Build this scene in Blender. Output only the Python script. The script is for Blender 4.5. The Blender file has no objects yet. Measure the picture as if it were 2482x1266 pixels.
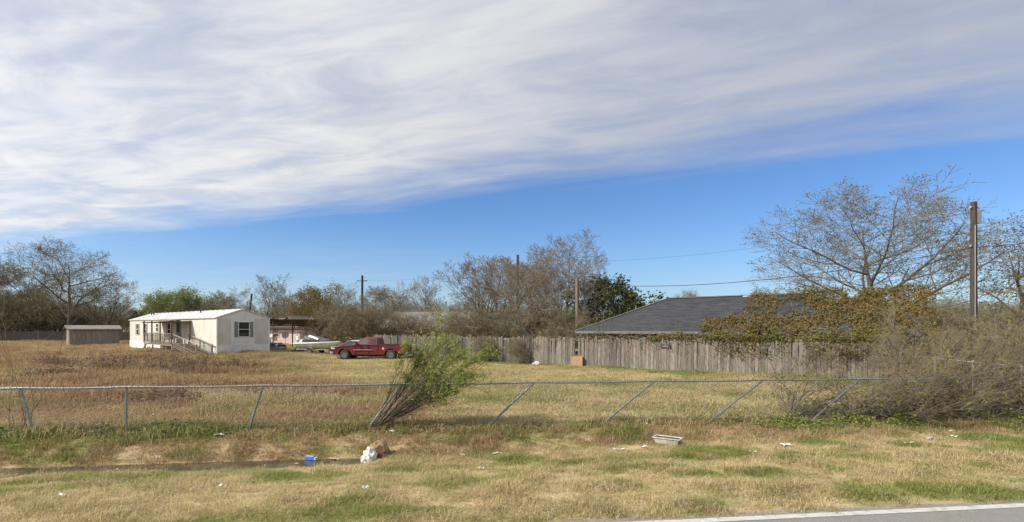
import bpy, bmesh, math, random
import numpy as np
from mathutils import Vector, Matrix, Euler

R = math.radians
rnd = random.Random(7)
C = bpy.context.scene.collection
scene = bpy.context.scene

# ------------------------------------------------------------------ camera
CAM_H = 2.4          # metres above the field
F = 1241.0           # focal length in photograph pixels (90 degrees across)
HZ = 793.0           # horizon row in the photograph
cam_d = bpy.data.cameras.new('camera'); cam_d.sensor_width = 36; cam_d.lens = 18.0
cam_d.shift_y = (HZ - 633.0) / 2482.0
cam_d.clip_end = 3000; cam_d.clip_start = 0.1
cam = bpy.data.objects.new('camera', cam_d); C.objects.link(cam)
cam.location = (0, 0, CAM_H); cam.rotation_euler = (R(90), 0, 0)
scene.camera = cam

# ------------------------------------------------------------------ sky and sun
SUN = Vector((-0.93, -0.36, 0)).normalized()      # horizontal direction towards the sun (left of the lens)
SUN_EL = R(40)
sun_vec = Vector((SUN.x * math.cos(SUN_EL), SUN.y * math.cos(SUN_EL), math.sin(SUN_EL)))
sun_d = bpy.data.lights.new('sun', 'SUN'); sun_d.energy = 4.6; sun_d.angle = R(1.0); sun_d.color = (1.0, 0.93, 0.82)
sun = bpy.data.objects.new('sun', sun_d); C.objects.link(sun)
sun.rotation_euler = (-sun_vec).to_track_quat('-Z', 'Y').to_euler()
sun.location = (-30, -10, 40)

world = bpy.data.worlds.new('World'); scene.world = world; world.use_nodes = True
wt = world.node_tree; wt.nodes.clear()


class NT:
    """small helper for node trees"""
    def __init__(s, tree): s.t = tree
    def n(s, typ, **kw):
        nd = s.t.nodes.new(typ)
        for k, v in kw.items():
            if k == 'ins':
                for i, val in v.items(): s.put(nd, i, val)
            else: setattr(nd, k, v)
        return nd
    def put(s, nd, i, val):
        sock = nd.inputs[i]
        if isinstance(val, bpy.types.NodeSocket): s.t.links.new(val, sock)
        else: sock.default_value = val
    def m(s, op, a, b=None, c=None, clamp=False):
        nd = s.t.nodes.new('ShaderNodeMath'); nd.operation = op; nd.use_clamp = clamp
        s.put(nd, 0, a)
        if b is not None: s.put(nd, 1, b)
        if c is not None: s.put(nd, 2, c)
        return nd.outputs[0]
    def mix(s, f, a, b, typ='MIX'):
        nd = s.t.nodes.new('ShaderNodeMix'); nd.data_type = 'RGBA'; nd.blend_type = typ
        s.put(nd, 0, f); s.put(nd, 6, a); s.put(nd, 7, b)
        return nd.outputs[2]
    def ramp(s, f, lo, hi, a=0.0, b=1.0, typ='SMOOTHSTEP'):
        nd = s.t.nodes.new('ShaderNodeMapRange'); nd.interpolation_type = typ
        s.put(nd, 0, f); s.put(nd, 1, lo); s.put(nd, 2, hi); s.put(nd, 3, a); s.put(nd, 4, b)
        return nd.outputs[0]
    def noise(s, vec, scale, detail=4, rough=0.55, dist=0.0):
        nd = s.t.nodes.new('ShaderNodeTexNoise')
        s.put(nd, 'Vector', vec); s.put(nd, 'Scale', scale); s.put(nd, 'Detail', detail)
        s.put(nd, 'Roughness', rough); s.put(nd, 'Distortion', dist)
        return nd.outputs['Fac']
    def xyz(s, x, y, z=0.0):
        nd = s.t.nodes.new('ShaderNodeCombineXYZ'); s.put(nd, 0, x); s.put(nd, 1, y); s.put(nd, 2, z)
        return nd.outputs[0]


w = NT(wt)
sky = w.n('ShaderNodeTexSky', sky_type='NISHITA', sun_disc=False)
sky.sun_elevation = SUN_EL
sky.sun_rotation = math.atan2(SUN.x, SUN.y)
sky.altitude = 20; sky.air_density = 1.0; sky.dust_density = 0.25; sky.ozone_density = 3.0
tc = w.n('ShaderNodeTexCoord')
sp = w.n('ShaderNodeSeparateXYZ', ins={0: tc.outputs['Generated']})
zc = w.m('MAXIMUM', sp.outputs[2], 0.03)
PX = w.m('DIVIDE', sp.outputs[0], zc)          # where the ray meets a flat cirrus deck at height 1
PY = w.m('DIVIDE', sp.outputs[1], zc)
# across / along the edge of the deck
ACR = w.m('MULTIPLY', w.m('ADD', PY, w.m('MULTIPLY', PX, 0.45)), 0.912)
ALO = w.m('MULTIPLY', w.m('SUBTRACT', PX, w.m('MULTIPLY', PY, 0.45)), 0.912)
v1 = w.xyz(w.m('MULTIPLY', ALO, 0.42), ACR, 3.1)
v2 = w.xyz(w.m('MULTIPLY', w.m('ADD', ALO, w.m('MULTIPLY', ACR, 0.5)), 0.30), w.m('MULTIPLY', ACR, 1.3), 8.7)
n1 = w.noise(v1, 1.1, 6, 0.52, 0.35)
n2 = w.noise(v2, 2.0, 9, 0.56, 0.5)
n3 = w.noise(v1, 0.55, 3, 0.5, 0.3)
edge = w.m('ADD', ACR, w.m('ADD', w.m('MULTIPLY', w.m('SUBTRACT', n1, 0.5), 1.5), w.m('MULTIPLY', w.m('SUBTRACT', n2, 0.5), 0.9)))
cover = w.ramp(edge, 3.58, 2.50)
n4 = w.noise(w.xyz(w.m('MULTIPLY', w.m('SUBTRACT', ALO, w.m('MULTIPLY', ACR, 0.35)), 0.55), w.m('MULTIPLY', ACR, 1.15), 5.2), 2.6, 9, 0.58, 0.6)
fil = w.m('MULTIPLY', w.ramp(n2, 0.28, 0.66, 0.78, 1.0), w.ramp(n4, 0.30, 0.64, 0.80, 1.0))
dens = w.m('MULTIPLY', cover, fil)
thick = w.ramp(n3, 0.30, 0.62, 0.86, 1.0)
dens = w.m('MULTIPLY', dens, thick)
# one small stray wisp beyond the edge and faint veil at the horizon
veil = w.ramp(sp.outputs[2], 0.0, 0.22, 0.40, 0.0)
dens = w.m('MAXIMUM', dens, w.m('MULTIPLY', veil, w.ramp(n1, 0.35, 0.75, 0.55, 1.0)), clamp=True)
# cirrus glows where light scatters forward, near the sun
dt = w.n('ShaderNodeVectorMath', operation='DOT_PRODUCT', ins={0: tc.outputs['Generated'], 1: tuple(sun_vec)})
glow = w.ramp(dt.outputs['Value'], -0.45, 0.60, 0.0, 1.0)
ccol = w.mix(glow, (0.40, 0.41, 0.45, 1), (0.735, 0.725, 0.705, 1))
ccol = w.mix(w.ramp(n4, 0.32, 0.66), w.mix(0.35, ccol, (0.33, 0.365, 0.42, 1)), ccol)
skyc = w.mix(1.0, sky.outputs[0], (0.060, 0.080, 0.105, 1), 'MULTIPLY')
out = w.mix(dens, skyc, ccol)
bg = w.n('ShaderNodeBackground', ins={0: out, 1: 1.0})
wo = w.n('ShaderNodeOutputWorld', ins={0: bg.outputs[0]})

vs = scene.view_settings
vs.view_transform = 'Standard'; vs.look = 'None'; vs.gamma = 1.0; vs.exposure = 0.45; vs.use_curve_mapping = False
scene.render.engine = 'CYCLES'
scene.cycles.max_bounces = 6; scene.cycles.transparent_max_bounces = 8

# ------------------------------------------------------------------ helpers
def at(px, Z, z=0.0):
    """a pixel column and a distance give a point"""
    return Vector(((px - 1241.0) / F * Z, Z, z))

def ground_at(px, py, z=0.0):
    Z = F * (CAM_H - z) / (py - HZ)
    return Vector(((px - 1241.0) / F * Z, Z, z))

def zpix(py, Z):
    return CAM_H + (HZ - py) * Z / F

def sm(u):
    u = np.clip(u, 0, 1); return u * u * (3 - 2 * u)

def ditch_depth(x): return 0.32 * (1 - 0.6 * sm((x + 2.0) / 8.0))

def hz(x, y):
    x = np.asarray(x, float); y = np.asarray(y, float)
    t = y - 0.12 * x
    S = sm((t - 7.0) / 3.5) * (1 - sm((t - 11.1) / 1.0))
    d = ditch_depth(x)
    far = sm((18 - np.abs(x)) / 6 + 0.0) * 0 + 1
    ch = 0.09 * np.exp(-((t - 10.85) / 0.33) ** 2) * (1 - sm((x + 3.6) / 1.2))
    und = 0.03 * np.sin(x * 0.55 + 1.3) * np.sin(y * 0.47) * sm((t - 12.5) / 4)
    return -d * S * far - ch + und

def hz1(x, y): return float(hz(x, y))

_lat = np.random.RandomState(5).rand(256, 256)
def vnoise(x, y):
    x = np.asarray(x, float); y = np.asarray(y, float)
    xi = np.floor(x).astype(int); yi = np.floor(y).astype(int)
    fx = x - xi; fy = y - yi
    fx = fx * fx * (3 - 2 * fx); fy = fy * fy * (3 - 2 * fy)
    a = _lat[xi % 256, yi % 256]; b = _lat[(xi + 1) % 256, yi % 256]
    c = _lat[xi % 256, (yi + 1) % 256]; d = _lat[(xi + 1) % 256, (yi + 1) % 256]
    return (a * (1 - fx) + b * fx) * (1 - fy) + (c * (1 - fx) + d * fx) * fy
def fbm(x, y, o=4):
    s = 0; a = 0.5; tot = 0
    for k in range(o):
        s = s + a * vnoise(x * 2 ** k + 17.3 * k, y * 2 ** k - 9.1 * k); tot += a; a *= 0.5
    return s / tot

# ------------------------------------------------------------------ materials
MATS = {}
def mat(name, c1, c2=None, scale=3.0, rough=0.75, bump=0.0, bscale=None, metal=0.0, stretch=(1, 1, 1), spread=(0.35, 0.65),
        world_co=False, obj_rand=0.0, dirt=None, dirt_scale=1.5, dirt_amt=0.5, coat=0.0, transl=0.0, spec=0.5):
    m = bpy.data.materials.new(name); m.use_nodes = True
    t = m.node_tree; t.nodes.clear(); g = NT(t)
    if world_co: co = g.n('ShaderNodeNewGeometry').outputs['Position']
    else: co = g.n('ShaderNodeTexCoord').outputs['Object']
    mp = g.n('ShaderNodeMapping', ins={0: co, 3: stretch}).outputs[0]
    col = c1 + (1,) if len(c1) == 3 else c1
    c = None
    oi = g.n('ShaderNodeObjectInfo')
    if obj_rand > 0:
        off = g.n('ShaderNodeVectorMath', operation='SCALE', ins={0: (31.0, 17.0, 23.0), 3: oi.outputs['Random']})
        mp = g.n('ShaderNodeVectorMath', operation='ADD', ins={0: mp, 1: off.outputs[0]}).outputs[0]
    if c2 is not None:
        nz = g.noise(mp, scale, 6, 0.6)
        c = g.mix(g.ramp(nz, spread[0], spread[1]), c1 + (1,), c2 + (1,))
    else: c = c1 + (1,)
    if dirt is not None:
        nd = g.noise(mp, dirt_scale, 7, 0.65)
        c = g.mix(g.ramp(nd, 0.5, 0.75, 0.0, dirt_amt), c, dirt + (1,))
    if obj_rand > 0:
        hsv = g.n('ShaderNodeHueSaturation', ins={2: g.ramp(oi.outputs['Random'], 0, 1, 1 - obj_rand, 1 + obj_rand, 'LINEAR'), 4: c})
        c = hsv.outputs[0]
    b = g.n('ShaderNodeBsdfPrincipled', ins={'Base Color': c, 'Roughness': rough, 'Metallic': metal, 'Coat Weight': coat,
                                             'Specular IOR Level': spec})
    if bump > 0:
        nb = g.noise(mp, bscale or scale * 3, 5, 0.6)
        bp = g.n('ShaderNodeBump', ins={'Strength': bump, 'Distance': 0.02, 'Height': nb})
        g.put(b, 'Normal', bp.outputs[0])
    sh = b.outputs[0]
    if transl > 0:
        tr = g.n('ShaderNodeBsdfTranslucent', ins={0: c})
        sh = g.n('ShaderNodeMixShader', ins={0: transl, 1: sh, 2: tr.outputs[0]}).outputs[0]
    g.n('ShaderNodeOutputMaterial', ins={0: sh})
    MATS[name] = m
    return m

def glass_mat(name, c=(0.02, 0.025, 0.03), rough=0.05):
    m = mat(name, c, rough=rough, spec=0.8); return m

# ------------------------------------------------------------------ meshes
def link(o, parent=None):
    C.objects.link(o)
    if parent is not None: o.parent = parent
    return o

def tag(o, label=None, cat=None, group=None, kind=None):
    if label: o['label'] = label
    if cat: o['category'] = cat
    if group: o['group'] = group
    if kind: o['kind'] = kind
    return o

def thing(name, label, cat, loc=(0, 0, 0), rotz=0.0, group=None):
    o = bpy.data.objects.new(name, None); o.empty_display_size = 0.2
    o.location = loc; o.rotation_euler = (0, 0, rotz)
    C.objects.link(o); tag(o, label, cat, group); return o

def np_mesh(name, V, Q, m=None, smooth=False):
    me = bpy.data.meshes.new(name)
    V = np.asarray(V, np.float32); Q = np.asarray(Q, np.int32)
    k = Q.shape[1]
    me.vertices.add(len(V)); me.vertices.foreach_set('co', V.ravel())
    me.loops.add(Q.size); me.loops.foreach_set('vertex_index', Q.ravel())
    me.polygons.add(len(Q))
    me.polygons.foreach_set('loop_start', np.arange(0, Q.size, k, dtype=np.int32))
    me.polygons.foreach_set('loop_total', np.full(len(Q), k, np.int32))
    if smooth: me.polygons.foreach_set('use_smooth', np.ones(len(Q), bool))
    me.update(calc_edges=True); me.validate()
    if m: me.materials.append(m)
    return me

def tubes(polys, sides=3):
    """polys: list of (points (n,3), radii (n,)). returns verts, quads"""
    groups = {}
    for p, r in polys: groups.setdefault(len(p), []).append((p, r))
    Vs, Qs, off = [], [], 0
    ang = np.arange(sides) * 2 * np.pi / sides
    ca, sa = np.cos(ang), np.sin(ang)
    for n, lst in groups.items():
        P = np.array([a for a, _ in lst], float); Rr = np.array([b for _, b in lst], float)
        T = np.gradient(P, axis=1); T /= np.linalg.norm(T, axis=2, keepdims=True) + 1e-9
        ref = np.zeros_like(T); mean = np.abs(P[:, -1] - P[:, 0]); k = np.argmin(mean, axis=1)
        ref[np.arange(len(lst)), :, :] = np.eye(3)[k][:, None, :]
        U = np.cross(T, ref); U /= np.linalg.norm(U, axis=2, keepdims=True) + 1e-9
        W = np.cross(T, U)
        V = P[:, :, None, :] + Rr[:, :, None, None] * (U[:, :, None, :] * ca[None, None, :, None] + W[:, :, None, :] * sa[None, None, :, None])
        m = len(lst)
        idx = (np.arange(m)[:, None, None] * n + np.arange(n - 1)[None, :, None]) * sides + np.arange(sides)[None, None, :]
        nxt = (np.arange(m)[:, None, None] * n + np.arange(n - 1)[None, :, None]) * sides + ((np.arange(sides) + 1) % sides)[None, None, :]
        Q = np.stack([idx, nxt, nxt + sides, idx + sides], axis=-1).reshape(-1, 4)
        Vs.append(V.reshape(-1, 3)); Qs.append(Q + off); off += m * n * sides
    return np.concatenate(Vs), np.concatenate(Qs)

def tube_obj(name, polys, m, parent=None, sides=6, smooth=True):
    V, Q = tubes(polys, sides)
    return link(bpy.data.objects.new(name, np_mesh(name, V, Q, m, smooth)), parent)

class MB:
    def __init__(s): s.v = []; s.f = []
    def add(s, vs, fs):
        o = len(s.v); s.v += [tuple(v) for v in vs]; s.f += [tuple(i + o for i in f) for f in fs]; return s
    def box(s, x0, x1, y0, y1, z0, z1):
        v = [(x0, y0, z0), (x1, y0, z0), (x1, y1, z0), (x0, y1, z0), (x0, y0, z1), (x1, y0, z1), (x1, y1, z1), (x0, y1, z1)]
        return s.add(v, [(0, 3, 2, 1), (4, 5, 6, 7), (0, 1, 5, 4), (1, 2, 6, 5), (2, 3, 7, 6), (3, 0, 4, 7)])
    def beam(s, p0, p1, a, b, up=(0, 0, 1)):
        p0 = Vector(p0); p1 = Vector(p1); d = (p1 - p0).normalized()
        u = d.cross(Vector(up))
        if u.length < 1e-4: u = d.cross(Vector((0, 1, 0)))
        u.normalize(); w_ = u.cross(d)
        u = u * a / 2; w_ = w_ * b / 2
        v = [p0 - u - w_, p0 + u - w_, p0 + u + w_, p0 - u + w_, p1 - u - w_, p1 + u - w_, p1 + u + w_, p1 - u + w_]
        return s.add(v, [(0, 3, 2, 1), (4, 5, 6, 7), (0, 1, 5, 4), (1, 2, 6, 5), (2, 3, 7, 6), (3, 0, 4, 7)])
    def prism(s, prof, fn0, fn1):
        """profile of 2D points, mapped by two functions to two end caps"""
        n = len(prof)
        v = [fn0(p) for p in prof] + [fn1(p) for p in prof]
        f = [tuple(range(n - 1, -1, -1)), tuple(range(n, 2 * n))] + [(i, (i + 1) % n, n + (i + 1) % n, n + i) for i in range(n)]
        return s.add(v, f)
    def loft(s, rings, close=True, cap=True):
        n = len(rings[0]); vs = [p for r in rings for p in r]; fs = []
        for i in range(len(rings) - 1):
            for j in range(n if close else n - 1):
                k = (j + 1) % n
                fs.append((i * n + j, i * n + k, (i + 1) * n + k, (i + 1) * n + j))
        if cap: fs += [tuple(range(n - 1, -1, -1)), tuple((len(rings) - 1) * n + j for j in range(n))]
        return s.add(vs, fs)
    def lathe(s, prof, axis='y', c=(0, 0, 0), n=16):
        """prof: (radius, height) along the axis"""
        rings = []
        for r, h in prof:
            ring = []
            for k in range(n):
                a = 2 * math.pi * k / n; p = (r * math.cos(a), r * math.sin(a))
                q = {'x': (h, p[0], p[1]), 'y': (p[0], h, p[1]), 'z': (p[0], p[1], h)}[axis]
                ring.append((q[0] + c[0], q[1] + c[1], q[2] + c[2]))
            rings.append(ring)
        return s.loft(rings)
    def mesh(s, name, m, smooth=False):
        me = bpy.data.meshes.new(name); me.from_pydata(s.v, [], s.f)
        bm = bmesh.new(); bm.from_mesh(me); bmesh.ops.recalc_face_normals(bm, faces=bm.faces); bm.to_mesh(me); bm.free()
        me.update()
        if m: me.materials.append(m)
        if smooth:
            for p in me.polygons: p.use_smooth = True
        return me
    def build(s, name, m, parent=None, bevel=0.0, smooth=False, segs=2, label=None):
        o = link(bpy.data.objects.new(name, s.mesh(name, m, smooth)), parent)
        if bevel > 0:
            b = o.modifiers.new('bevel', 'BEVEL'); b.width = bevel; b.segments = segs; b.limit_method = 'ANGLE'; b.angle_limit = R(35)
        if label: o['label'] = label
        return o

def inst(name, me, parent, loc=(0, 0, 0), rot=(0, 0, 0), scale=(1, 1, 1)):
    o = bpy.data.objects.new(name, me); link(o, parent)
    o.location = loc; o.rotation_euler = rot; o.scale = scale
    return o
# ------------------------------------------------------------------ ground and grass
def attr_f(me, name, arr):
    a = me.attributes.new(name, 'FLOAT', 'POINT'); a.data.foreach_set('value', np.asarray(arr, np.float32).ravel())

FENCE_U = Vector((0.809, -0.588, 0)); FENCE_V = Vector((0.588, 0.809, 0)); FENCE_P = Vector((4.0, 31.3, 0))

def zones(x, y):
    """(green, dark, height) fields over the plot"""
    t = y - 0.12 * x
    n_a = fbm(x * 0.75 + 40, y * 1.5 + 3, 4); n_b = fbm(x * 0.22, y * 0.35 + 50, 4); n_c = fbm(x * 1.8, y * 3.2, 3)
    verge = 1 - sm((t - 11.9) / 0.8)
    g = 0.85 * sm((n_a - 0.565) / 0.09)
    g = np.maximum(g, 0.80 * sm((n_c - 0.54) / 0.12) * sm((fbm(x * .5 + 7, y * .8, 3) - .38) / .15))
    road = np.exp(-((t - 6.75) / 0.42) ** 2) * sm((x + 5) / 4) * (1 - sm((x - 4) / 4)) * sm((n_a - 0.36) / 0.16)
    g = np.maximum(g, road)
    lip = np.exp(-((t - 9.75) / 0.35) ** 2) * (1 - sm((x - 1) / 3)) * sm((n_c - 0.36) / 0.2) * 0.85
    g = np.maximum(g, lip)
    bank = sm((t - 10.75) / 0.3) * (1 - sm((t - 12.0) / 0.5))
    g = g * (1 - 0.75 * bank) + bank * 0.55 * sm((n_c - 0.45) / 0.2)
    dark = bank * (0.35 + 0.5 * n_a)
    # beyond the fence
    fld = 1 - verge
    gf = 0.42 * sm((n_a - 0.55) / 0.12) + 0.35 * sm((n_b - 0.55) / 0.1)
    gf = np.where(t < 15.5, np.maximum(gf, 0.5 * sm((n_a - 0.48) / 0.12) * sm((15.5 - t) / 2)), gf)
    left = 1 - sm((x / np.maximum(y, 1) + 0.52 - .25 * sm((24 - y) / 8)) / 0.22)     # rough tall weeds on the left half
    gf = gf * (1 - 0.55 * left * sm((y - 14) / 4))
    df = 0.06 + 0.94 * left * sm((n_b - 0.22) / 0.3)
    dist = (x - FENCE_P.x) * (-FENCE_V.x) + (y - FENCE_P.y) * (-FENCE_V.y)       # metres in front of the board fence
    strip = (1 - sm((dist - 0.8) / 2.2)) * sm((dist + 1) / 0.8) * (x > -14) * (x < 15)
    gf = np.maximum(gf, strip * 0.8 * sm((n_a - 0.30) / 0.2)); df = df * (1 - 0.7 * strip)
    behind = sm((-dist - 0.5) / 1.0) * (x > -10)
    gf = np.maximum(gf, behind * 0.5)
    yard = np.exp(-(((x + 22) / 6) ** 2 + ((y - 40.5) / 2.0) ** 2)) * 0.8
    gf = np.maximum(gf, yard * sm((n_a - 0.35) / 0.2))
    weeds = sm((-x - 5.2) / 2.5) * np.exp(-((t - 12.75) / 0.75) ** 2)
    gf = np.maximum(gf, weeds * .75 * sm((n_a - .34) / .16)); df = df * (1 - .7 * weeds)
    wl = sm((-x - 5.0) / 3) * np.exp(-((t - 12.15) / 0.8) ** 2) * sm((n_a - .36) / .15)
    g = np.maximum(g, wl * .7)
    wr = sm((x - 5.5) / 3) * np.exp(-((t - 12.1) / 0.8) ** 2) * sm((n_a - 0.35) / 0.15)
    gf = np.maximum(gf, wr); g = np.maximum(g, wr * 0.9)
    rgt = sm((x - 11.5) / 2) * sm((t - 9.8) / 1.2); g = np.maximum(g, 0.75 * rgt); gf = np.maximum(gf, 0.7 * rgt)
    G = g * verge + gf * fld; D = (dark + .12) * verge + df * fld
    ht = 1.0 * verge + fld * (1.0 + 1.5 * left * sm((y - 13.5) / 3) * (0.5 + n_b) + 0.5 * weeds)
    ht = ht + bank * 0.35
    return np.clip(G, 0, 1), np.clip(D, 0, 1), ht

def grass_mat(name, instancer, trans=0.0):
    m = bpy.data.materials.new(name); m.use_nodes = True
    t = m.node_tree; t.nodes.clear(); g = NT(t)
    typ = 'INSTANCER' if instancer else 'GEOMETRY'
    ag = g.n('ShaderNodeAttribute', attribute_type=typ, attribute_name='green').outputs['Fac']
    ad = g.n('ShaderNodeAttribute', attribute_type=typ, attribute_name='dark').outputs['Fac']
    pos = g.n('ShaderNodeNewGeometry').outputs['Position']
    nf = g.noise(pos, 14.0, 4, 0.7); nm = g.noise(pos, 1.7, 4, 0.6)
    straw = g.mix(g.ramp(nf, 0.3, 0.7), (0.52, 0.41, 0.24, 1), (0.74, 0.615, 0.395, 1))
    straw = g.mix(g.ramp(nm, 0.35, 0.68, 0.05, 0.62), straw, (0.42, 0.375, 0.165, 1))
    brown = g.mix(g.ramp(nf, 0.3, 0.7), (0.32, 0.205, 0.125, 1), (0.53, 0.37, 0.235, 1))
    green = g.mix(g.ramp(nf, 0.3, 0.7), (0.14, 0.195, 0.04, 1), (0.28, 0.31, 0.085, 1))
    c = g.mix(ad, straw, brown)
    if instancer:
        oi = g.n('ShaderNodeObjectInfo').outputs['Random']
        ag = g.m('ADD', ag, g.m('MULTIPLY', g.m('SUBTRACT', oi, 0.5), 0.45), clamp=True)
    c = g.mix(ag, c, green)
    if instancer:
        c = g.n('ShaderNodeHueSaturation', ins={2: g.ramp(oi, 0, 1, 0.78, 1.2, 'LINEAR'), 4: c}).outputs[0]
    else:
        c = g.mix(0.35, c, (0.22, 0.165, 0.10, 1))
    b = g.n('ShaderNodeBsdfPrincipled', ins={'Base Color': c, 'Roughness': 0.85, 'Specular IOR Level': 0.15})
    sh = b.outputs[0]
    if not instancer:
        bp = g.n('ShaderNodeBump', ins={'Strength': 0.8, 'Distance': 0.05, 'Height': g.noise(pos, 22.0, 5, 0.7)})
        g.put(b, 'Normal', bp.outputs[0])
    else:
        tr = g.n('ShaderNodeBsdfTranslucent', ins={0: c})
        sh = g.n('ShaderNodeMixShader', ins={0: 0.42, 1: sh, 2: tr.outputs[0]}).outputs[0]
    g.n('ShaderNodeOutputMaterial', ins={0: sh})
    return m

M_ground = grass_mat('thatch_ground', False)
M_grass = grass_mat('grass_blades', True)

def grid(name, xs, ys, m, lift=0.0):
    X, Y = np.meshgrid(xs, ys)
    Zz = hz(X, Y) + lift
    V = np.stack([X, Y, Zz], -1).reshape(-1, 3)
    nx, ny = len(xs), len(ys)
    i = (np.arange(ny - 1)[:, None] * nx + np.arange(nx - 1)[None, :]).ravel()
    Q = np.stack([i, i + 1, i + nx + 1, i + nx], -1)
    me = np_mesh(name, V, Q, m, True)
    return me, X.ravel(), Y.ravel(), Zz.ravel()

xs = np.unique(np.concatenate([np.linspace(-900, -80, 12), np.linspace(-80, -20, 60), np.linspace(-20, 20, 180), np.linspace(20, 80, 60), np.linspace(80, 900, 12)]))
ys = np.unique(np.concatenate([np.linspace(-400, -10, 8), np.linspace(-10, 4, 20), np.linspace(4, 15, 100), np.linspace(15, 60, 80), np.linspace(60, 120, 30), np.linspace(120, 1600, 14)]))
me, X, Y, Zg = grid('ground', xs, ys, M_ground)
G, D, Ht = zones(X, Y)
attr_f(me, 'green', G * 0.9); attr_f(me, 'dark', D)
ground = link(bpy.data.objects.new('ground', me)); tag(ground, 'flat plot of dry winter grass with a shallow roadside ditch', 'ground', kind='structure')

# road, edge line
def strip(name, t0, t1, z, m, rag=0.0, x0=-70.0, x1=70.0, n=400, seed=1):
    rs = np.random.RandomState(seed)
    x = np.linspace(x0, x1, n)
    e = t1 + rag * (fbm(x * 1.3, x * 0 + seed, 4) - 0.5) * 2
    V = np.concatenate([np.stack([x, 0.12 * x + t0, np.full(n, z)], -1), np.stack([x, 0.12 * x + e, np.full(n, z)], -1)])
    i = np.arange(n - 1); Q = np.stack([i, i + 1, i + n + 1, i + n], -1)
    return link(bpy.data.objects.new(name, np_mesh(name, V, Q, m)))
M_asph = mat('asphalt', (0.17, 0.165, 0.155), (0.24, 0.23, 0.215), 60, 0.9, 0.5, 140, world_co=True, dirt=(0.12, 0.115, 0.11), dirt_scale=1.2, dirt_amt=0.5)
M_should = mat('road_shoulder', (0.20, 0.18, 0.155), (0.30, 0.265, 0.215), 40, 0.95, 0.7, 90, world_co=True, dirt=(0.13, 0.11, 0.08), dirt_scale=4, dirt_amt=0.7)
M_line = mat('edge_line_paint', (0.50, 0.49, 0.455), (0.40, 0.39, 0.36), 18, 0.8, 0.2, 90, world_co=True, dirt=(0.22, 0.21, 0.195), dirt_scale=7, dirt_amt=0.95)
tag(strip('road', -6.5, 6.13, 0.022, M_asph, 0.02, seed=3), 'grey asphalt road in the bottom right corner', 'road', kind='structure')
tag(strip('road_shoulder', 6.0, 6.23, 0.012, M_should, 0.09, n=900, seed=4), 'crumbling gravelly edge of the road', 'road shoulder', kind='structure')
tag(strip('edge_line', 5.94, 6.07, 0.027, M_line, 0.012, n=1200, seed=5), 'worn white line along the road edge', 'road marking', kind='structure')

# standing water and mud in the ditch
M_water = mat('ditch_water', (0.035, 0.03, 0.022), (0.09, 0.075, 0.05), 2.2, 0.12, 0.25, 9, world_co=True, spec=0.6, dirt=(0.16, 0.125, 0.08), dirt_scale=3.5, dirt_amt=0.9)
tag(strip('ditch_water', 10.3, 11.35, -0.352, M_water, 0.0, x0=-30, x1=-2.9), 'narrow dark puddle lying along the ditch bottom', 'water', kind='structure')

# ---- blades
def tuft(name, n, rad, h0, h1, wid, lean, seed):
    rs = np.random.RandomState(seed)
    a = rs.rand(n) * 2 * np.pi; r = rad * np.sqrt(rs.rand(n))
    bx, by = r * np.cos(a), r * np.sin(a)
    h = h0 + (h1 - h0) * rs.rand(n)
    la = rs.rand(n) * 2 * np.pi; l = lean * (0.3 + rs.rand(n)) * h
    dx, dy = np.cos(la) * l, np.sin(la) * l
    wa = rs.rand(n) * np.pi; wx, wy = np.cos(wa) * wid / 2, np.sin(wa) * wid / 2
    z0 = np.full(n, -0.02)
    V = np.stack([
        np.stack([bx - wx, by - wy, z0], -1), np.stack([bx + wx, by + wy, z0], -1),
        np.stack([bx + dx * .4 + wx * .8, by + dy * .4 + wy * .8, h * .62], -1), np.stack([bx + dx * .4 - wx * .8, by + dy * .4 - wy * .8, h * .62], -1),
        np.stack([bx + dx + wx * .15, by + dy + wy * .15, h * max(1 - .25 * lean, .62)], -1), np.stack([bx + dx - wx * .15, by + dy - wy * .15, h * max(1 - .25 * lean, .62)], -1)], 1)
    i = np.arange(n)[:, None] * 6
    Q = np.concatenate([i + np.array([[0, 1, 2, 3]]), i + np.array([[3, 2, 4, 5]])])
    return bpy.data.objects.new(name, np_mesh(name, V.reshape(-1, 3), Q, M_grass))

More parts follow.
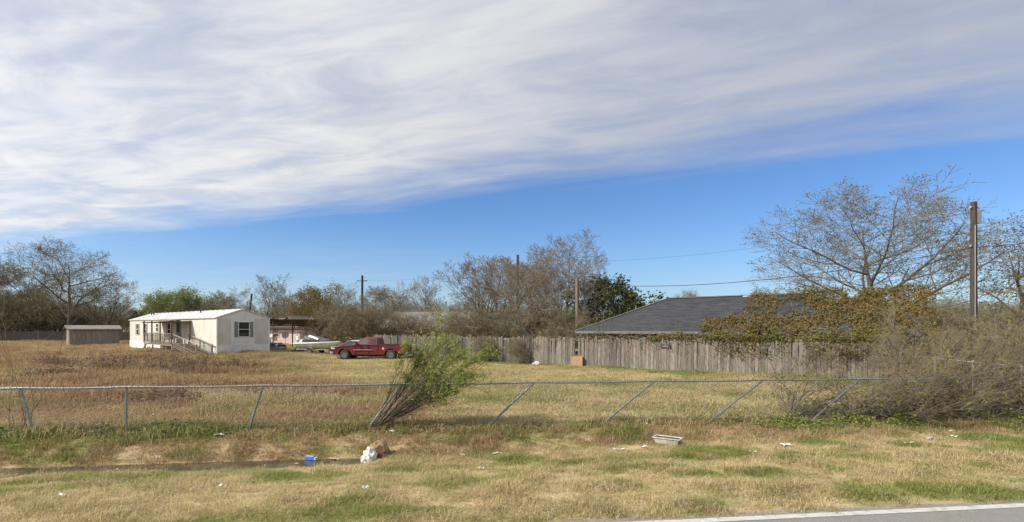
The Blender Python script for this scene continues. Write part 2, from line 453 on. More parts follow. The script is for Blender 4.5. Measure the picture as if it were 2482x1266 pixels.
def scatter(name, me, protos, dens_max, seed, smin, smax, label):
    o = link(bpy.data.objects.new(name, me)); tag(o, label, 'grass', kind='stuff')
    ng = bpy.data.node_groups.new(name + '_scatter', 'GeometryNodeTree')
    ng.interface.new_socket('Geometry', in_out='INPUT', socket_type='NodeSocketGeometry')
    ng.interface.new_socket('Geometry', in_out='OUTPUT', socket_type='NodeSocketGeometry')
    g = NT(ng)
    gi = g.n('NodeGroupInput'); go = g.n('NodeGroupOutput')
    na = g.n('GeometryNodeInputNamedAttribute', data_type='FLOAT'); na.inputs['Name'].default_value = 'density'
    dp = g.n('GeometryNodeDistributePointsOnFaces', distribute_method='RANDOM')
    g.put(dp, 'Mesh', gi.outputs[0]); g.put(dp, 'Seed', seed)
    g.put(dp, 'Density', g.m('MULTIPLY', na.outputs['Attribute'], dens_max))
    join = g.n('GeometryNodeJoinGeometry')
    for p in protos:
        oi = g.n('GeometryNodeObjectInfo'); oi.inputs['Object'].default_value = p; oi.inputs['As Instance'].default_value = True
        ng.links.new(oi.outputs['Geometry'], join.inputs[0])
    ip = g.n('GeometryNodeInstanceOnPoints')
    g.put(ip, 'Points', dp.outputs['Points']); g.put(ip, 'Instance', join.outputs[0]); g.put(ip, 'Pick Instance', True)
    ri = g.n('FunctionNodeRandomValue', data_type='INT'); ri.inputs[4].default_value = 0; ri.inputs[5].default_value = len(protos) - 1
    g.put(ip, 'Instance Index', ri.outputs[2])
    rr = g.n('FunctionNodeRandomValue', data_type='FLOAT_VECTOR'); rr.inputs[0].default_value = (-0.12, -0.12, 0); rr.inputs[1].default_value = (0.12, 0.12, 6.283)
    g.put(ip, 'Rotation', rr.outputs[0])
    rs_ = g.n('FunctionNodeRandomValue', data_type='FLOAT'); rs_.inputs[2].default_value = smin; rs_.inputs[3].default_value = smax
    nh = g.n('GeometryNodeInputNamedAttribute', data_type='FLOAT'); nh.inputs['Name'].default_value = 'height'
    hh = g.m('MULTIPLY', rs_.outputs[1], nh.outputs['Attribute'])
    g.put(ip, 'Scale', g.xyz(rs_.outputs[1], rs_.outputs[1], hh))
    ng.links.new(ip.outputs[0], go.inputs[0])
    md = o.modifiers.new('scatter', 'NODES'); md.node_group = ng
    return o

# mown verge between the road and the fence
me, X, Y, Zv = grid('verge_grass', np.arange(-23, 25, 0.14), np.arange(4.2, 14.2, 0.11), M_grass)
G, D, Ht = zones(X, Y); t = Y - 0.12 * X
d = sm((t - 6.13) / 0.22) * (1 - sm((t - 12.6) / 0.5))
wet = (Zv < -0.33).astype(float); d = d * (1 - 0.93 * wet)
d = d * (np.abs(X) < Y * 1.2 + 5)
d *= 0.30 + 1.0 * sm((fbm(X * 2.3, Y * 2.3, 3) - .30) / .35)
attr_f(me, 'green', G); attr_f(me, 'dark', D); attr_f(me, 'height', Ht * (0.45 + 1.3 * sm((fbm(X * 1.9 + 9, Y * 2.2, 3) - .3) / .45))); attr_f(me, 'density', d)
short = [tuft('tuft', 50, 0.13, 0.02, 0.065, 0.007, 1.9, s) for s in range(5)] + [tuft('seed_stems', 12, 0.16, 0.07, 0.15, 0.006, 0.9, 77)]
scatter('verge_grass', me, short, 120, 3, 0.7, 1.35, 'short dry lawn grass with green patches between road and wire fence')

# rough field beyond the fence
me, X, Y, Zv = grid('field_grass', np.arange(-105, 70, 0.5), np.arange(11.0, 92, 0.4), M_grass)
G, D, Ht = zones(X, Y); t = Y - 0.12 * X
d = sm((t - 12.0) / 0.4) * (np.abs(X) < Y * 1.15 + 6)
d = d * np.where(Y > 30, 0.62, 1.0) * np.where(Y > 50, 0.6, 1.0)
attr_f(me, 'green', G); attr_f(me, 'dark', D); attr_f(me, 'height', Ht * (0.5 + 1.1 * sm((fbm(X * 0.7, Y * 0.7, 3) - .3) / .4))); attr_f(me, 'density', d)
tall = [tuft('tall_tuft', 46, 0.27, 0.05, 0.15, 0.012, 1.5, 20 + s) for s in range(5)]
scatter('field_grass', me, tall, 26, 5, 0.75, 1.5, 'tan dead grass covering the field beyond the wire fence')
# ------------------------------------------------------------------ buildings
M_cream = mat('cream_siding', (0.60, 0.575, 0.52), (0.52, 0.49, 0.43), 1.2, 0.7, 0.05, 8, dirt=(0.40, 0.34, 0.25), dirt_scale=1.1, dirt_amt=0.45, stretch=(1, 1, 0.35), obj_rand=0.03)
M_white = mat('white_siding', (0.72, 0.72, 0.70), (0.64, 0.64, 0.62), 1.5, 0.65, 0.05, 8, dirt=(0.45, 0.42, 0.36), dirt_scale=1.3, dirt_amt=0.4, stretch=(1, 1, 0.4))
M_trim = mat('white_trim', (0.78, 0.78, 0.76), (0.66, 0.65, 0.62), 2.5, 0.6, dirt=(0.42, 0.38, 0.32), dirt_scale=2.2, dirt_amt=0.5)
M_roofm = mat('white_metal_roof', (0.70, 0.71, 0.72), (0.60, 0.60, 0.60), 1.2, 0.45, 0.1, 6, metal=0.15, dirt=(0.40, 0.24, 0.13), dirt_scale=0.9, dirt_amt=0.55, obj_rand=0.05)
M_shut = mat('sage_shutter', (0.20, 0.23, 0.215), (0.16, 0.19, 0.175), 5, 0.7)
M_glass = glass_mat('window_glass', (0.035, 0.04, 0.045), 0.06)
M_blind = mat('curtain', (0.33, 0.27, 0.20), (0.22, 0.17, 0.13), 6, 0.9, stretch=(4, 1, 0.5))
M_oldwood = mat('weathered_wood', (0.155, 0.125, 0.098), (0.10, 0.082, 0.065), 4, 0.9, 0.3, 20, stretch=(1, 1, 0.5), obj_rand=0.18)
M_rail = mat('grey_rail_wood', (0.30, 0.26, 0.21), (0.20, 0.172, 0.138), 5, 0.9, 0.2, 20, obj_rand=0.12)
M_fence = mat('fence_board', (0.235, 0.212, 0.182), (0.125, 0.11, 0.093), 5.0, 0.95, 0.5, 26, stretch=(6, 6, 0.55), obj_rand=0.34, dirt=(0.055, 0.05, 0.04), dirt_scale=1.2, dirt_amt=0.8)
M_shingle = mat('dark_shingles', (0.030, 0.032, 0.037), (0.055, 0.058, 0.064), 2.0, 0.95, 0.6, 30, stretch=(0.6, 3, 3), spec=.2, dirt=(0.085, 0.088, 0.095), dirt_scale=0.8, dirt_amt=0.5)
M_gshingle = mat('grey_shingles', (0.115, 0.11, 0.10), (0.165, 0.157, 0.145), 2.5, 0.9, 0.4, 25, dirt=(0.11, 0.10, 0.085), dirt_scale=0.9, dirt_amt=0.6)
M_shed = mat('shed_board', (0.27, 0.24, 0.20), (0.19, 0.17, 0.14), 3, 0.9, 0.2, 20, stretch=(2, 2, 0.35), obj_rand=0.09)
M_shedroof = mat('shed_felt', (0.16, 0.15, 0.14), (0.23, 0.215, 0.20), 3, 0.95, 0.3, 20)
M_pink = mat('pink_siding', (0.60, 0.47, 0.44), (0.53, 0.41, 0.385), 1.2, 0.8, dirt=(0.40, 0.30, 0.26), dirt_scale=1, dirt_amt=0.4)
M_tan = mat('tan_siding', (0.62, 0.47, 0.30), (0.54, 0.41, 0.26), 1.5, 0.8)
M_rust = mat('rusty_steel', (0.13, 0.062, 0.040), (0.20, 0.10, 0.06), 4, 0.8, 0.2, 15)
M_zinc = mat('corrugated_iron', (0.085, 0.075, 0.068), (0.055, 0.045, 0.038), 2.2, 0.7, metal=0.1, dirt=(0.09, 0.05, 0.033), dirt_scale=1.5, dirt_amt=0.6)
M_darkfence = mat('dark_board', (0.022, 0.019, 0.016), (0.04, 0.034, 0.028), 3, 0.9, obj_rand=0.25)
M_block = mat('grey_block', (0.38, 0.37, 0.36), (0.30, 0.29, 0.28), 2, 0.9, dirt=(0.2, 0.19, 0.17), dirt_scale=1.2, dirt_amt=0.5)
M_blackp = mat('black_plastic', (0.018, 0.018, 0.02), (0.03, 0.03, 0.032), 6, 0.55)
M_steel = mat('galvanised_steel', (0.33, 0.35, 0.37), (0.25, 0.265, 0.28), 12, 0.5, metal=0.5, dirt=(0.2, 0.17, 0.14), dirt_scale=4, dirt_amt=0.4)

def brick_mat():
    m = bpy.data.materials.new('red_brick'); m.use_nodes = True; t = m.node_tree; t.nodes.clear(); g = NT(t)
    co = g.n('ShaderNodeTexCoord').outputs['Object']
    s_ = g.n('ShaderNodeSeparateXYZ', ins={0: co})
    v = g.xyz(g.m('ADD', s_.outputs[0], s_.outputs[1]), s_.outputs[2])
    br = g.n('ShaderNodeTexBrick', ins={'Vector': v, 'Color1': (0.26, 0.075, 0.05, 1), 'Color2': (0.18, 0.055, 0.04, 1), 'Mortar': (0.35, 0.30, 0.26, 1),
                                        'Scale': 1.0, 'Mortar Size': 0.008, 'Brick Width': 0.21, 'Row Height': 0.075})
    b = g.n('ShaderNodeBsdfPrincipled', ins={'Base Color': br.outputs[0], 'Roughness': 0.9})
    g.n('ShaderNodeOutputMaterial', ins={0: b.outputs[0]}); return m
M_brick = brick_mat()

def window(parent, face, c, wd, ht, out, m_frame, shutters=True, cross=True, curtain=True, fw=0.05):
    """window on a wall of the parent. face 'x' (wall in the yz plane, outwards -x) or 'y' (outwards -y); c = centre"""
    def P(a, b, d):                    # a along the wall, b up, d outwards
        return (c[0] - d, c[1] + a, c[2] + b) if face == 'x' else (c[0] + a, c[1] - d, c[2] + b)
    def bx(mb, a0, a1, b0, b1, d0, d1):
        p, q = P(a0, b0, d0), P(a1, b1, d1)
        return mb.box(*sorted((p[0], q[0])), *sorted((p[1], q[1])), *sorted((p[2], q[2])))
    w2, h2 = wd / 2, ht / 2
    mb = MB(); bx(mb, -w2, w2, -h2, h2, 0.004, 0.012)
    win = mb.build('window', M_blind if curtain else M_glass, parent)
    fr = MB()
    bx(fr, -w2 - fw, -w2, -h2 - fw, h2 + fw, 0.0, out); bx(fr, w2, w2 + fw, -h2 - fw, h2 + fw, 0.0, out)
    bx(fr, -w2, w2, h2, h2 + fw, 0.0, out - .003); bx(fr, -w2, w2, -h2 - fw, -h2, 0.0, out + .003)
    if cross: bx(fr, -w2, w2, -0.022, 0.022, 0.02, out - .006)
    fr.build('frame', m_frame, win)
    for b0, b1 in ((-h2, -0.022), (0.022, h2)):
        mb = MB(); bx(mb, -w2, w2, b0, b1, 0.016, 0.020); mb.build('pane', M_glass2, win)
    if shutters:
        for sgn in (-1, 1):
            mb = MB(); a0 = sgn * (w2 + fw + 0.01); a1 = sgn * (w2 + fw + 0.36 if wd > 0.9 else w2 + fw + 0.30)
            bx(mb, a0, a1, -h2 - fw, h2 + fw, 0.0, 0.035)
            for k in range(9):
                zz = -h2 + (k + 0.5) * ht / 9
                bx(mb, a0 + sgn * .04, a1 - sgn * .04, zz - ht / 30, zz + ht / 30, 0.035, 0.045)
            mb.build('shutter', M_shut, win)
    return win

def pane_mat():
    m = bpy.data.materials.new('clear_pane'); m.use_nodes = True; t = m.node_tree; t.nodes.clear(); g = NT(t)
    a = g.n('ShaderNodeBsdfGlossy', ins={0: (0.9, 0.95, 1, 1), 1: 0.04}); b = g.n('ShaderNodeBsdfTransparent', ins={0: (0.62, 0.66, 0.66, 1)})
    fr = g.n('ShaderNodeFresnel', ins={0: 1.5})
    mx = g.n('ShaderNodeMixShader', ins={0: g.m('ADD', fr.outputs[0], 0.06), 1: b.outputs[0], 2: a.outputs[0]})
    g.n('ShaderNodeOutputMaterial', ins={0: mx.outputs[0]}); return m
M_glass2 = pane_mat()

# ---- mobile home: local x across (0 = long wall facing us), local y along (0 = near end)
HX, HY, HROT = -24.5, 42.5, math.atan2(0.77, 0.638)
home = thing('mobile_home', 'long cream and white single-storey mobile home with a white metal roof', 'mobile home', (HX, HY, 0), HROT)
HW, HL, SK, EV, PK = 4.31, 24.5, 0.84, 3.17, 3.92
def s_of(px, d=0.0):
    """distance along the long wall seen at a pixel column, d metres in front of it"""
    r = (px - 1241) / F
    return ((HX - 0.638 * d) - r * (HY - 0.77 * d)) / (0.77 + 0.638 * r)
MB().box(0.03, HW - 0.03, 0.03, HL - 0.03, 0.0, EV - .01).build('wall_core', M_white, home)
npan = 20; pw = HL / npan
pan = MB().box(-0.012, 0.028, 0.004, pw - 0.004, SK + .05, EV - .06).mesh('wall_panel', M_cream)
for k in range(npan): inst('wall_panel', pan, home, (0, k * pw, 0))
skp = MB().box(-0.03, 0.028, 0.006, pw * 2 - 0.006, 0.0, SK).mesh('skirting_panel', M_white)
for k in range(npan // 2): inst('skirting_panel', skp, home, (0, k * pw * 2, 0))
MB().box(-0.035, 0.03, -0.03, HL, SK, SK + .05).build('skirting_rail', M_trim, home)
MB().box(-0.03, 0.03, -0.02, HL, EV - .06, EV).build('eave_trim', mat('eave_gutter', (0.33, 0.30, 0.26), (0.45, 0.42, 0.38), 3, 0.7), home)
# near end
for a, b, mm in ((0.06, 1.10, M_cream), (1.11, 3.05, M_white), (3.06, HW - .06, M_cream)):
    MB().box(a, b, -0.012, 0.028, SK + .05, EV - .05).build('wall_panel', mm, home)
MB().box(0.0, HW, -0.035, 0.028, SK, SK + .05).build('skirting_rail', M_trim, home)
for k in range(3):
    MB().box(k * HW / 3 + .004, (k + 1) * HW / 3 - .004, -0.028, 0.028, 0.0, SK - .003).build('skirting_panel', M_white, home)
MB().box(-0.05, 0.06, -0.05, 0.06, 0.0, EV).build('corner_trim', M_trim, home)
MB().box(HW - .06, HW + .05, -0.05, 0.06, 0.0, EV).build('corner_trim', M_trim, home)
MB().box(0.06, HW - .06, -0.03, 0.028, EV - .05, EV).build('eave_trim', M_trim, home)
MB().prism([(0.03, EV), (HW - .03, EV), (HW / 2, PK - .05)], lambda p: (p[0], -0.01, p[1]), lambda p: (p[0], 0.05, p[1])).build('gable', M_white, home)
MB().prism([(0.03, EV), (HW - .03, EV), (HW / 2, PK - .05)], lambda p: (p[0], HL - .05, p[1]), lambda p: (p[0], HL, p[1])).build('gable', M_white, home)
rf = bpy.data.objects.new('roof', MB().prism([(-0.12, EV - .03), (HW / 2, PK - .02), (HW + .12, EV - .03), (HW + .12, EV), (HW / 2, PK + .01), (-0.12, EV)],
     lambda p: (p[0], -0.10, p[1]), lambda p: (p[0], HL + .1, p[1])).mesh('roof', M_trim)); link(rf, home)
sl = math.atan2(PK - EV, HW / 2); slen = math.hypot(PK - EV, HW / 2) + .11
rp = MB().box(0, slen, 0.03, pw - .03, 0.012, 0.02).box(0, slen, -0.03, 0.03, 0.012, 0.055).mesh('roof_panel', M_roofm)
for k in range(npan + 1):
    o = inst('roof_panel', rp, rf, (-0.115, k * pw if k < npan else HL, EV + .004), (0, -sl, 0))
    if k == npan: o.scale = (1, 0.05, 1)
for k in range(npan):
    inst('roof_panel', rp, rf, (HW + .115, (k + 1) * pw, EV + .004), (0, -sl, math.pi))
for yy in (s_of(328), s_of(333), 8.0): MB().lathe([(0.06, PK - .35), (0.06, PK + .03), (0.1, PK + .03), (0.1, PK + .10), (0.0, PK + .12)], 'z', (1.55, yy, 0), 8).build('roof_vent', M_blackp, rf)
window(home, 'y', (2.15, -0.012, 2.2), 0.86, 1.22, 0.05, M_trim)
for px, wd, ht, zc, sh in ((334, 0.62, 1.15, 2.15, True), (352.5, 0.7, 1.15, 2.15, True), (382, 0.55, 0.75, 2.35, False), (411, 0.9, 1.15, 2.15, True)):
    window(home, 'x', (-0.012, s_of(px), zc), wd, ht, 0.05, M_trim, sh)
ds = s_of(433)
door = MB().box(-0.04, 0.02, ds - .46, ds + .46, SK + .08, SK + 2.12).build('door', mat('door_paint', (0.36, 0.32, 0.27), (0.30, 0.27, 0.23), 3, 0.7), home)
MB().box(-0.05, -0.04, ds - .28, ds + .28, SK + 1.0, SK + 1.95).build('door_window', M_glass, door)
MB().lathe([(0.0, -.11), (0.035, -.10), (0.035, -.06), (0.012, -.04)], 'x', (0, ds - .36, SK + .98), 8).build('handle', M_steel, door)
MB().box(-0.055, 0.0, ds - .54, ds - .46, SK + .05, SK + 2.2).box(-0.055, 0.0, ds + .46, ds + .54, SK + .05, SK + 2.2).box(-0.052, 0.0, ds - .46, ds + .46, SK + 2.12, SK + 2.2).build('door_frame', M_oldwood, home)

# ---- porch with its long stair
porch = thing('porch', 'weathered wooden porch with roof, railings and long stair along the mobile home', 'porch', (HX, HY, 0), HROT)
PD, DZ, P0, P1 = 1.5, 0.90, 5.7, 13.7
dk = MB().box(-PD, -0.06, P0, P1, DZ - .16, DZ - .04).build('deck_frame', M_rail, porch)
nb = 54; bw = (P1 - P0) / nb
bd = MB().box(-PD - .04, -0.06, 0.008, bw - .008, DZ - .038, DZ).mesh('deck_board', M_rail)
for k in range(nb): inst('deck_board', bd, porch, (0, P0 + k * bw, 0))
posts = [s_of(415, PD), s_of(388, PD), s_of(368, PD), P1 - .05]
for s in posts: MB().box(-PD - .05, -PD + .05, s - .05, s + .05, DZ, 3.0).build('roof_post', M_oldwood, porch)
for s in posts + [P0 + .1, 7.4]: MB().box(-PD + .02, -PD + .12, s - .05, s + .05, -0.1, DZ - .17).build('deck_post', M_rail, porch)
MB().beam((-PD - .25, P1 + .1, 0.0), (-PD + .05, P1 - .6, DZ - .16), .09, .06).build('brace', M_rail, porch)
MB().box(-0.12, -0.07, P0 + .03, P0 + .11, DZ, 2.98).build('roof_post', M_oldwood, porch)
# roof of the porch, sagging a little
rr = [[(-PD - .22, s, z), (-0.13, s, z + .12), (-0.13, s, z + .16), (-PD - .22, s, z + .05)] for s, z in ((P0 - .15, 2.93), (8, 2.90), (10.2, 2.95), (12, 3.0), (P1 + .15, 2.99))]
MB().loft(rr).build('porch_roof', mat('porch_roof_edge', (0.13, 0.11, 0.09), (0.20, 0.17, 0.14), 3, 0.9), porch)
for s in np.linspace(P0, P1, 9): MB().box(-PD - .15, -0.13, s - .03, s + .03, 2.80, 2.885).build('rafter', M_oldwood, porch)
# railings
def railing(p0, p1, n, hgt=0.9, m1=None):
    p0 = Vector(p0); p1 = Vector(p1)
    MB().beam(p0 + Vector((0, 0, hgt)), p1 + Vector((0, 0, hgt)), .10, .045).build('hand_rail', m1 or M_rail, porch)
    MB().beam(p0 + Vector((0, 0, .12)), p1 + Vector((0, 0, .12)), .05, .08).build('lower_rail', M_oldwood, porch)
    bme = MB().box(-.017, .017, -.017, .017, .08, hgt - .02).mesh('baluster', M_rail)
    for k in range(n):
        q = p0.lerp(p1, (k + .5) / n); inst('baluster', bme, porch, q)
railing((-PD, P0 + .25, DZ), (-PD, P1, DZ), 30)
railing((-PD, P1, DZ), (-.06, P1, DZ), 8)
ST0, ST1 = P0, 0.15
for d, nm in ((-0.25, 20), (-PD + .08, 20)):
    railing((d, ST0, DZ - .04), (d, ST1 - (.6 if d < -1 else 0), .02), nm, .88)
    MB().beam((d, ST0, DZ - .18), (d, ST1, -.05), .05, .26).build('stringer', M_oldwood, porch)
    for f_ in (0.03, 0.5, 0.97):
        y = ST0 + (ST1 - ST0) * f_; z = (DZ - .04) * (1 - f_)
        MB().box(d - .045, d + .045, y - .045, y + .045, -.1, z + .95).build('stair_post', M_rail if d < -1 else M_oldwood, porch)
for k in range(11):
    f_ = (k + .5) / 11; y = ST0 + (ST1 - ST0) * f_; z = (DZ - .02) * (1 - (k + 1) / 11.5)
    MB().box(-PD + .11, -.28, y - .2, y + .2, z - .04, z).build('tread', M_rail, porch)
b_ = thing('patio_bench', 'black bench standing on the wooden porch', 'bench', (HX, HY, 0), HROT)
y0 = s_of(407, 0.9)
MB().box(-1.05, -.55, y0 - .75, y0 + .75, DZ + .34, DZ + .44).build('seat', M_blackp, b_, .02)
MB().box(-.62, -.52, y0 - .75, y0 + .75, DZ + .44, DZ + .85).build('backrest', M_blackp, b_, .02)
for sx in (-1.0, -.6):
    for sy in (-.68, .68): MB().box(sx - .03, sx + .03, y0 + sy - .03, y0 + sy + .03, DZ, DZ + .34).build('leg', M_blackp, b_)

# ---- shed
sc = at(230, 62.5); ca = math.atan2(0.73, 0.68)
shed = thing('garden_shed', 'small grey-brown board shed with a low felt roof', 'shed', sc, ca)
SW, SD, SH = 4.75, 2.6, 2.12
MB().box(-SW / 2 + .03, SW / 2 - .03, .03, SD - .03, 0, SH - .02).build('wall_core', M_shed, shed)
nbd = 24; bw = SW / nbd
bm_ = MB().box(0.004, bw - .004, 0, .025, 0, SH).mesh('siding_board', M_shed)
for k in range(nbd): inst('siding_board', bm_, shed, (-SW / 2 + k * bw, 0.003 * (k % 2), 0))
for k in range(13):
    for xx in (-SW / 2, SW / 2): inst('siding_board', bm_, shed, (xx + (0.028 if xx < 0 else 0), .03 + k * bw, 0), (0, 0, math.pi / 2))
rfs = MB().prism([(-.22, SH - .02), (SD / 2, SH + .42), (SD + .22, SH - .02), (SD + .22, SH + .05), (SD / 2, SH + .50), (-.22, SH + .06)],
           lambda p: (-SW / 2 - .28, p[0], p[1]), lambda p: (SW / 2 + .28, p[0], p[1])).build('roof', M_shedroof, shed)
MB().box(-SW / 2 - .28, SW / 2 + .28, -.245, -.222, SH - .05, SH + .05).build('fascia', M_rail, rfs)
MB().box(-SW / 2 - .06, -SW / 2 - .031, 0.0, .1, 0, SH).build('corner_board', M_rail, shed)
MB().box(SW / 2 + .031, SW / 2 + .06, 0.0, .1, 0, SH).build('corner_board', M_rail, shed)

# ---- dark fence along the back of the plot, panel by panel
def panel_fence(name, label, px0, px1, Z, h, pwid, m):
    a, b = at(px0, Z), at(px1, Z); n = max(1, int((b - a).length / pwid)); d = (b - a) / n
    f = thing(name, label, 'fence', a, math.atan2(d.y, d.x)); L = d.length
    pm = MB()
    for k in range(12): pm.box(k * L / 12 + .008, (k + 1) * L / 12 - .008, 0, .025, 0.03, h - .03 * ((k * 7) % 3))
    pme = pm.mesh('fence_panel', m); po = MB().box(-.05, .05, .03, .13, 0, h + .05).mesh('fence_post', m)
    for k in range(n): inst('fence_panel', pme, f, (k * L, 0, 0))
    for k in range(n + 1): inst('fence_post', po, f, (k * L, 0, 0))
panel_fence('back_fence', 'dark board fence along the left back edge of the field', -60, 330, 79, 1.75, 2.4, M_darkfence)

# ---- carport
cp = thing('carport', 'rusty open steel carport with a corrugated roof behind the boat', 'carport', (-26.5, 55, 0), math.atan2(0.58, 0.81))
CL, CD = 5.7, 4.4
Zb, Zf = 2.56, 3.12
for x in (0, 2.75, CL): 
    MB().beam((x, 0, -.1), (x, 0, Zb), .11, .11).build('post', M_rust, cp)
MB().beam((-.15, 0, Zb), (CL + .15, 0, Zb), .09, .14).build('beam', M_rust, cp)
MB().beam((0, 0, 2.12), (CL, 0, 2.12), .05, .06).build('side_rail', M_rust, cp)
for x in (0, 1.55, 2.75, 4.2, CL): MB().beam((x, -CD, Zf - .03), (x, .1, Zb + .06), .06, .10).build('rafter', M_rust, cp)
for x in (2.75, CL): MB().beam((x, 0, 1.75), (x, -1.25, Zb + .1), .06, .06).build('brace', M_rust, cp)
for x in (0, CL): MB().beam((x, -CD + .3, -.1), (x, -CD + .3, Zf - .1), .09, .09).build('post', M_rust, cp)
nx = 120; V = []; 
for i in range(nx + 1):
    x = -.3 + (CL + .6) * i / nx; zz = .035 * math.sin(i * math.pi / 2.0)
    V += [(x, -CD - .2, Zf + .06 + zz), (x, .25, Zb + .09 + zz), (x, -CD - .2, Zf + .07 + zz), (x, .25, Zb + .10 + zz)]
fs = []
for i in range(nx):
    a = i * 4; b = a + 4; fs += [(a, b, b + 1, a + 1), (a + 2, a + 3, b + 3, b + 2), (a, a + 2, b + 2, b)]
MB().add(V, fs).build('roof_sheet', M_zinc, cp)

# ---- pink house behind the carport
ph = thing('pink_house', 'pink bungalow with grey roof seen under the carport', 'house', at(638, 70), -0.24)
MB().box(0, .9, -.25, 8, 0, 2.35).build('tan_wing', M_tan, ph)
MB().box(.9, 5.7, 0, 8, 0, 2.45).build('wall', M_pink, ph)
MB().prism([(-.6, 2.36), (4, 3.55), (8.5, 2.36), (8.5, 2.48), (4, 3.7), (-.6, 2.48)], lambda p: (-.4, p[0], p[1]), lambda p: (6.0, p[0], p[1])).build('roof', M_gshingle, ph)
MB().prism([(2.7, 2.46), (5.75, 2.46), (4.2, 3.75)], lambda p: (p[0], -.25, p[1]), lambda p: (p[0], 3.8, p[1])).build('gable', M_pink, ph)
MB().prism([(2.45, 2.45), (4.2, 3.80), (6.0, 2.45), (6.0, 2.58), (4.2, 3.92), (2.45, 2.58)], lambda p: (p[0], -.5, p[1]), lambda p: (p[0], 3.9, p[1])).build('gable_roof', M_gshingle, ph)
window(ph, 'y', (2.1, 0, 1.55), .75, .95, .05, M_trim, False)
MB().box(1.25, 1.75, -.35, 0, 1.0, 1.4).build('air_conditioner', M_trim, ph, .02)
MB().box(5.2, 5.28, -.05, 0, 0, 2.45).build('corner_trim', M_trim, ph)
# satellite dish in front of the pink house
sd = thing('satellite_dish', 'small grey satellite dish on a post by the pink house', 'satellite dish', at(692, 66), 0.3)
MB().lathe([(0.03, 0), (0.03, 1.1)], 'z', (0, 0, 0), 8).build('post', M_steel, sd)
dish = MB().lathe([(0.02, .02), (.25, -.03), (.42, -.12), (.44, -.14), (.42, -.10), (.25, 0.0), (.02, .05)], 'y', (0, 0, 1.35), 20).build('dish', M_block, sd, smooth=True)
MB().beam((0, 0, 1.0), (0, -.45, 1.25), .02, .02).build('arm', M_steel, sd)
MB().box(-.04, .04, -.5, -.42, 1.22, 1.32).build('receiver', M_blackp, sd)

# ---- low grey house behind the board fence in the middle
gp = Vector((-14.0, 55.5, 0))
gh = thing('grey_house', 'low grey house half hidden by thicket behind the board fence', 'house', gp, math.atan2(-0.25, 0.97))
MB().box(0, 15.5, 0, 8, 0, 2.2).build('wall', M_block, gh)
MB().prism([(-.7, 2.12), (4, 4.0), (8.7, 2.12), (8.7, 2.22), (4, 4.15), (-.7, 2.26)], lambda p: (-.5, p[0], p[1]), lambda p: (16, p[0], p[1])).build('roof', M_gshingle, gh)
MB().box(-.5, 16, -.73, -.70, 2.05, 2.24).build('fascia', M_oldwood, gh)
for xx in (3.0, 7.5, 12): window(gh, 'y', (xx, 0, 1.45), 1.0, .9, .05, M_trim, False)

# ---- brick house with the dark hip roof
bh = thing('brick_house', 'red brick house with a dark hip roof behind the board fence', 'house', FENCE_P + FENCE_V * 2.0 + FENCE_U * -1.1, math.atan2(-0.588, 0.809))
BL, BD, BE, BP = 17.5, 9.5, 2.02, 4.35
MB().box(.5, BL - .5, .5, BD - .5, 0, BE).build('wall', M_brick, bh)
e = [(-.1, -.1), (BL + .1, -.1), (BL + .1, BD + .1), (-.1, BD + .1)]
hb = MB().add([(x, y, BE) for x, y in e] + [(x, y, BE + .12) for x, y in e] + [(4.4, BD / 2, BP), (BL - 4.4, BD / 2, BP)],
     [(3, 2, 1, 0), (0, 1, 5, 4), (1, 2, 6, 5), (2, 3, 7, 6), (3, 0, 4, 7), (4, 5, 9, 8), (5, 6, 9), (6, 7, 8, 9), (7, 4, 8)]).build('roof', M_shingle, bh)
MB().beam((-.1, -.112, BE + .05), (BL + .1, -.112, BE + .05), .022, .15).build('fascia', mat('grey_fascia', (0.16, 0.17, 0.185), (0.12, 0.125, 0.135), 4, 0.7), hb)
MB().beam((4.4, BD / 2, BP + .02), (BL - 4.4, BD / 2, BP + .02), .28, .06).build('ridge_cap', M_gshingle, hb)
MB().beam((-.1, -.1, BE + .13), (4.4, BD / 2, BP + .02), .22, .05).build('hip_cap', M_gshingle, hb)
MB().lathe([(.14, BP - .5), (.14, BP - .02), (.24, BP + .0), (.22, BP + .08), (0, BP + .11)], 'z', (9.4, BD / 2 - .3, -.10), 12).build('roof_vent', M_block, hb)

# ---- grey board fence, board by board
fl0 = -19.2; fl1 = 15.2
wf = thing('board_fence', 'tall grey weathered board fence running from behind the pickup to the brick house', 'fence', FENCE_P, math.atan2(-0.588, 0.809))
bw = 0.148; n = int((fl1 - fl0) / bw)
bvar = []
rb = random.Random(3)
for k in range(9):
    h = 1.79 + rb.uniform(-.12, .07); a = rb.uniform(-.03, .03); c_ = rb.uniform(.012, .035)
    mb = MB(); mb.prism([(.004, 0.02), (bw - .004, 0.02), (bw - .004 + a, h - c_), (bw - c_ + a, h), (c_ + a, h), (.004 + a, h - c_)], lambda p: (p[0], 0, p[1]), lambda p: (p[0], .02, p[1]))
    bvar.append(mb.mesh('fence_board', M_fence))
M_fence2 = mat('darker_fence_board', (0.165, 0.15, 0.125), (0.09, 0.08, 0.066), 5.0, 0.95, 0.5, 26, stretch=(6, 6, 0.55), obj_rand=0.3, dirt=(0.05, 0.048, 0.036), dirt_scale=1.2, dirt_amt=0.8)  # same boards in a darker tone, for the left stretch
bdark = []
for me_ in bvar:
    m2 = me_.copy(); m2.materials.clear(); m2.materials.append(M_fence2); bdark.append(m2)
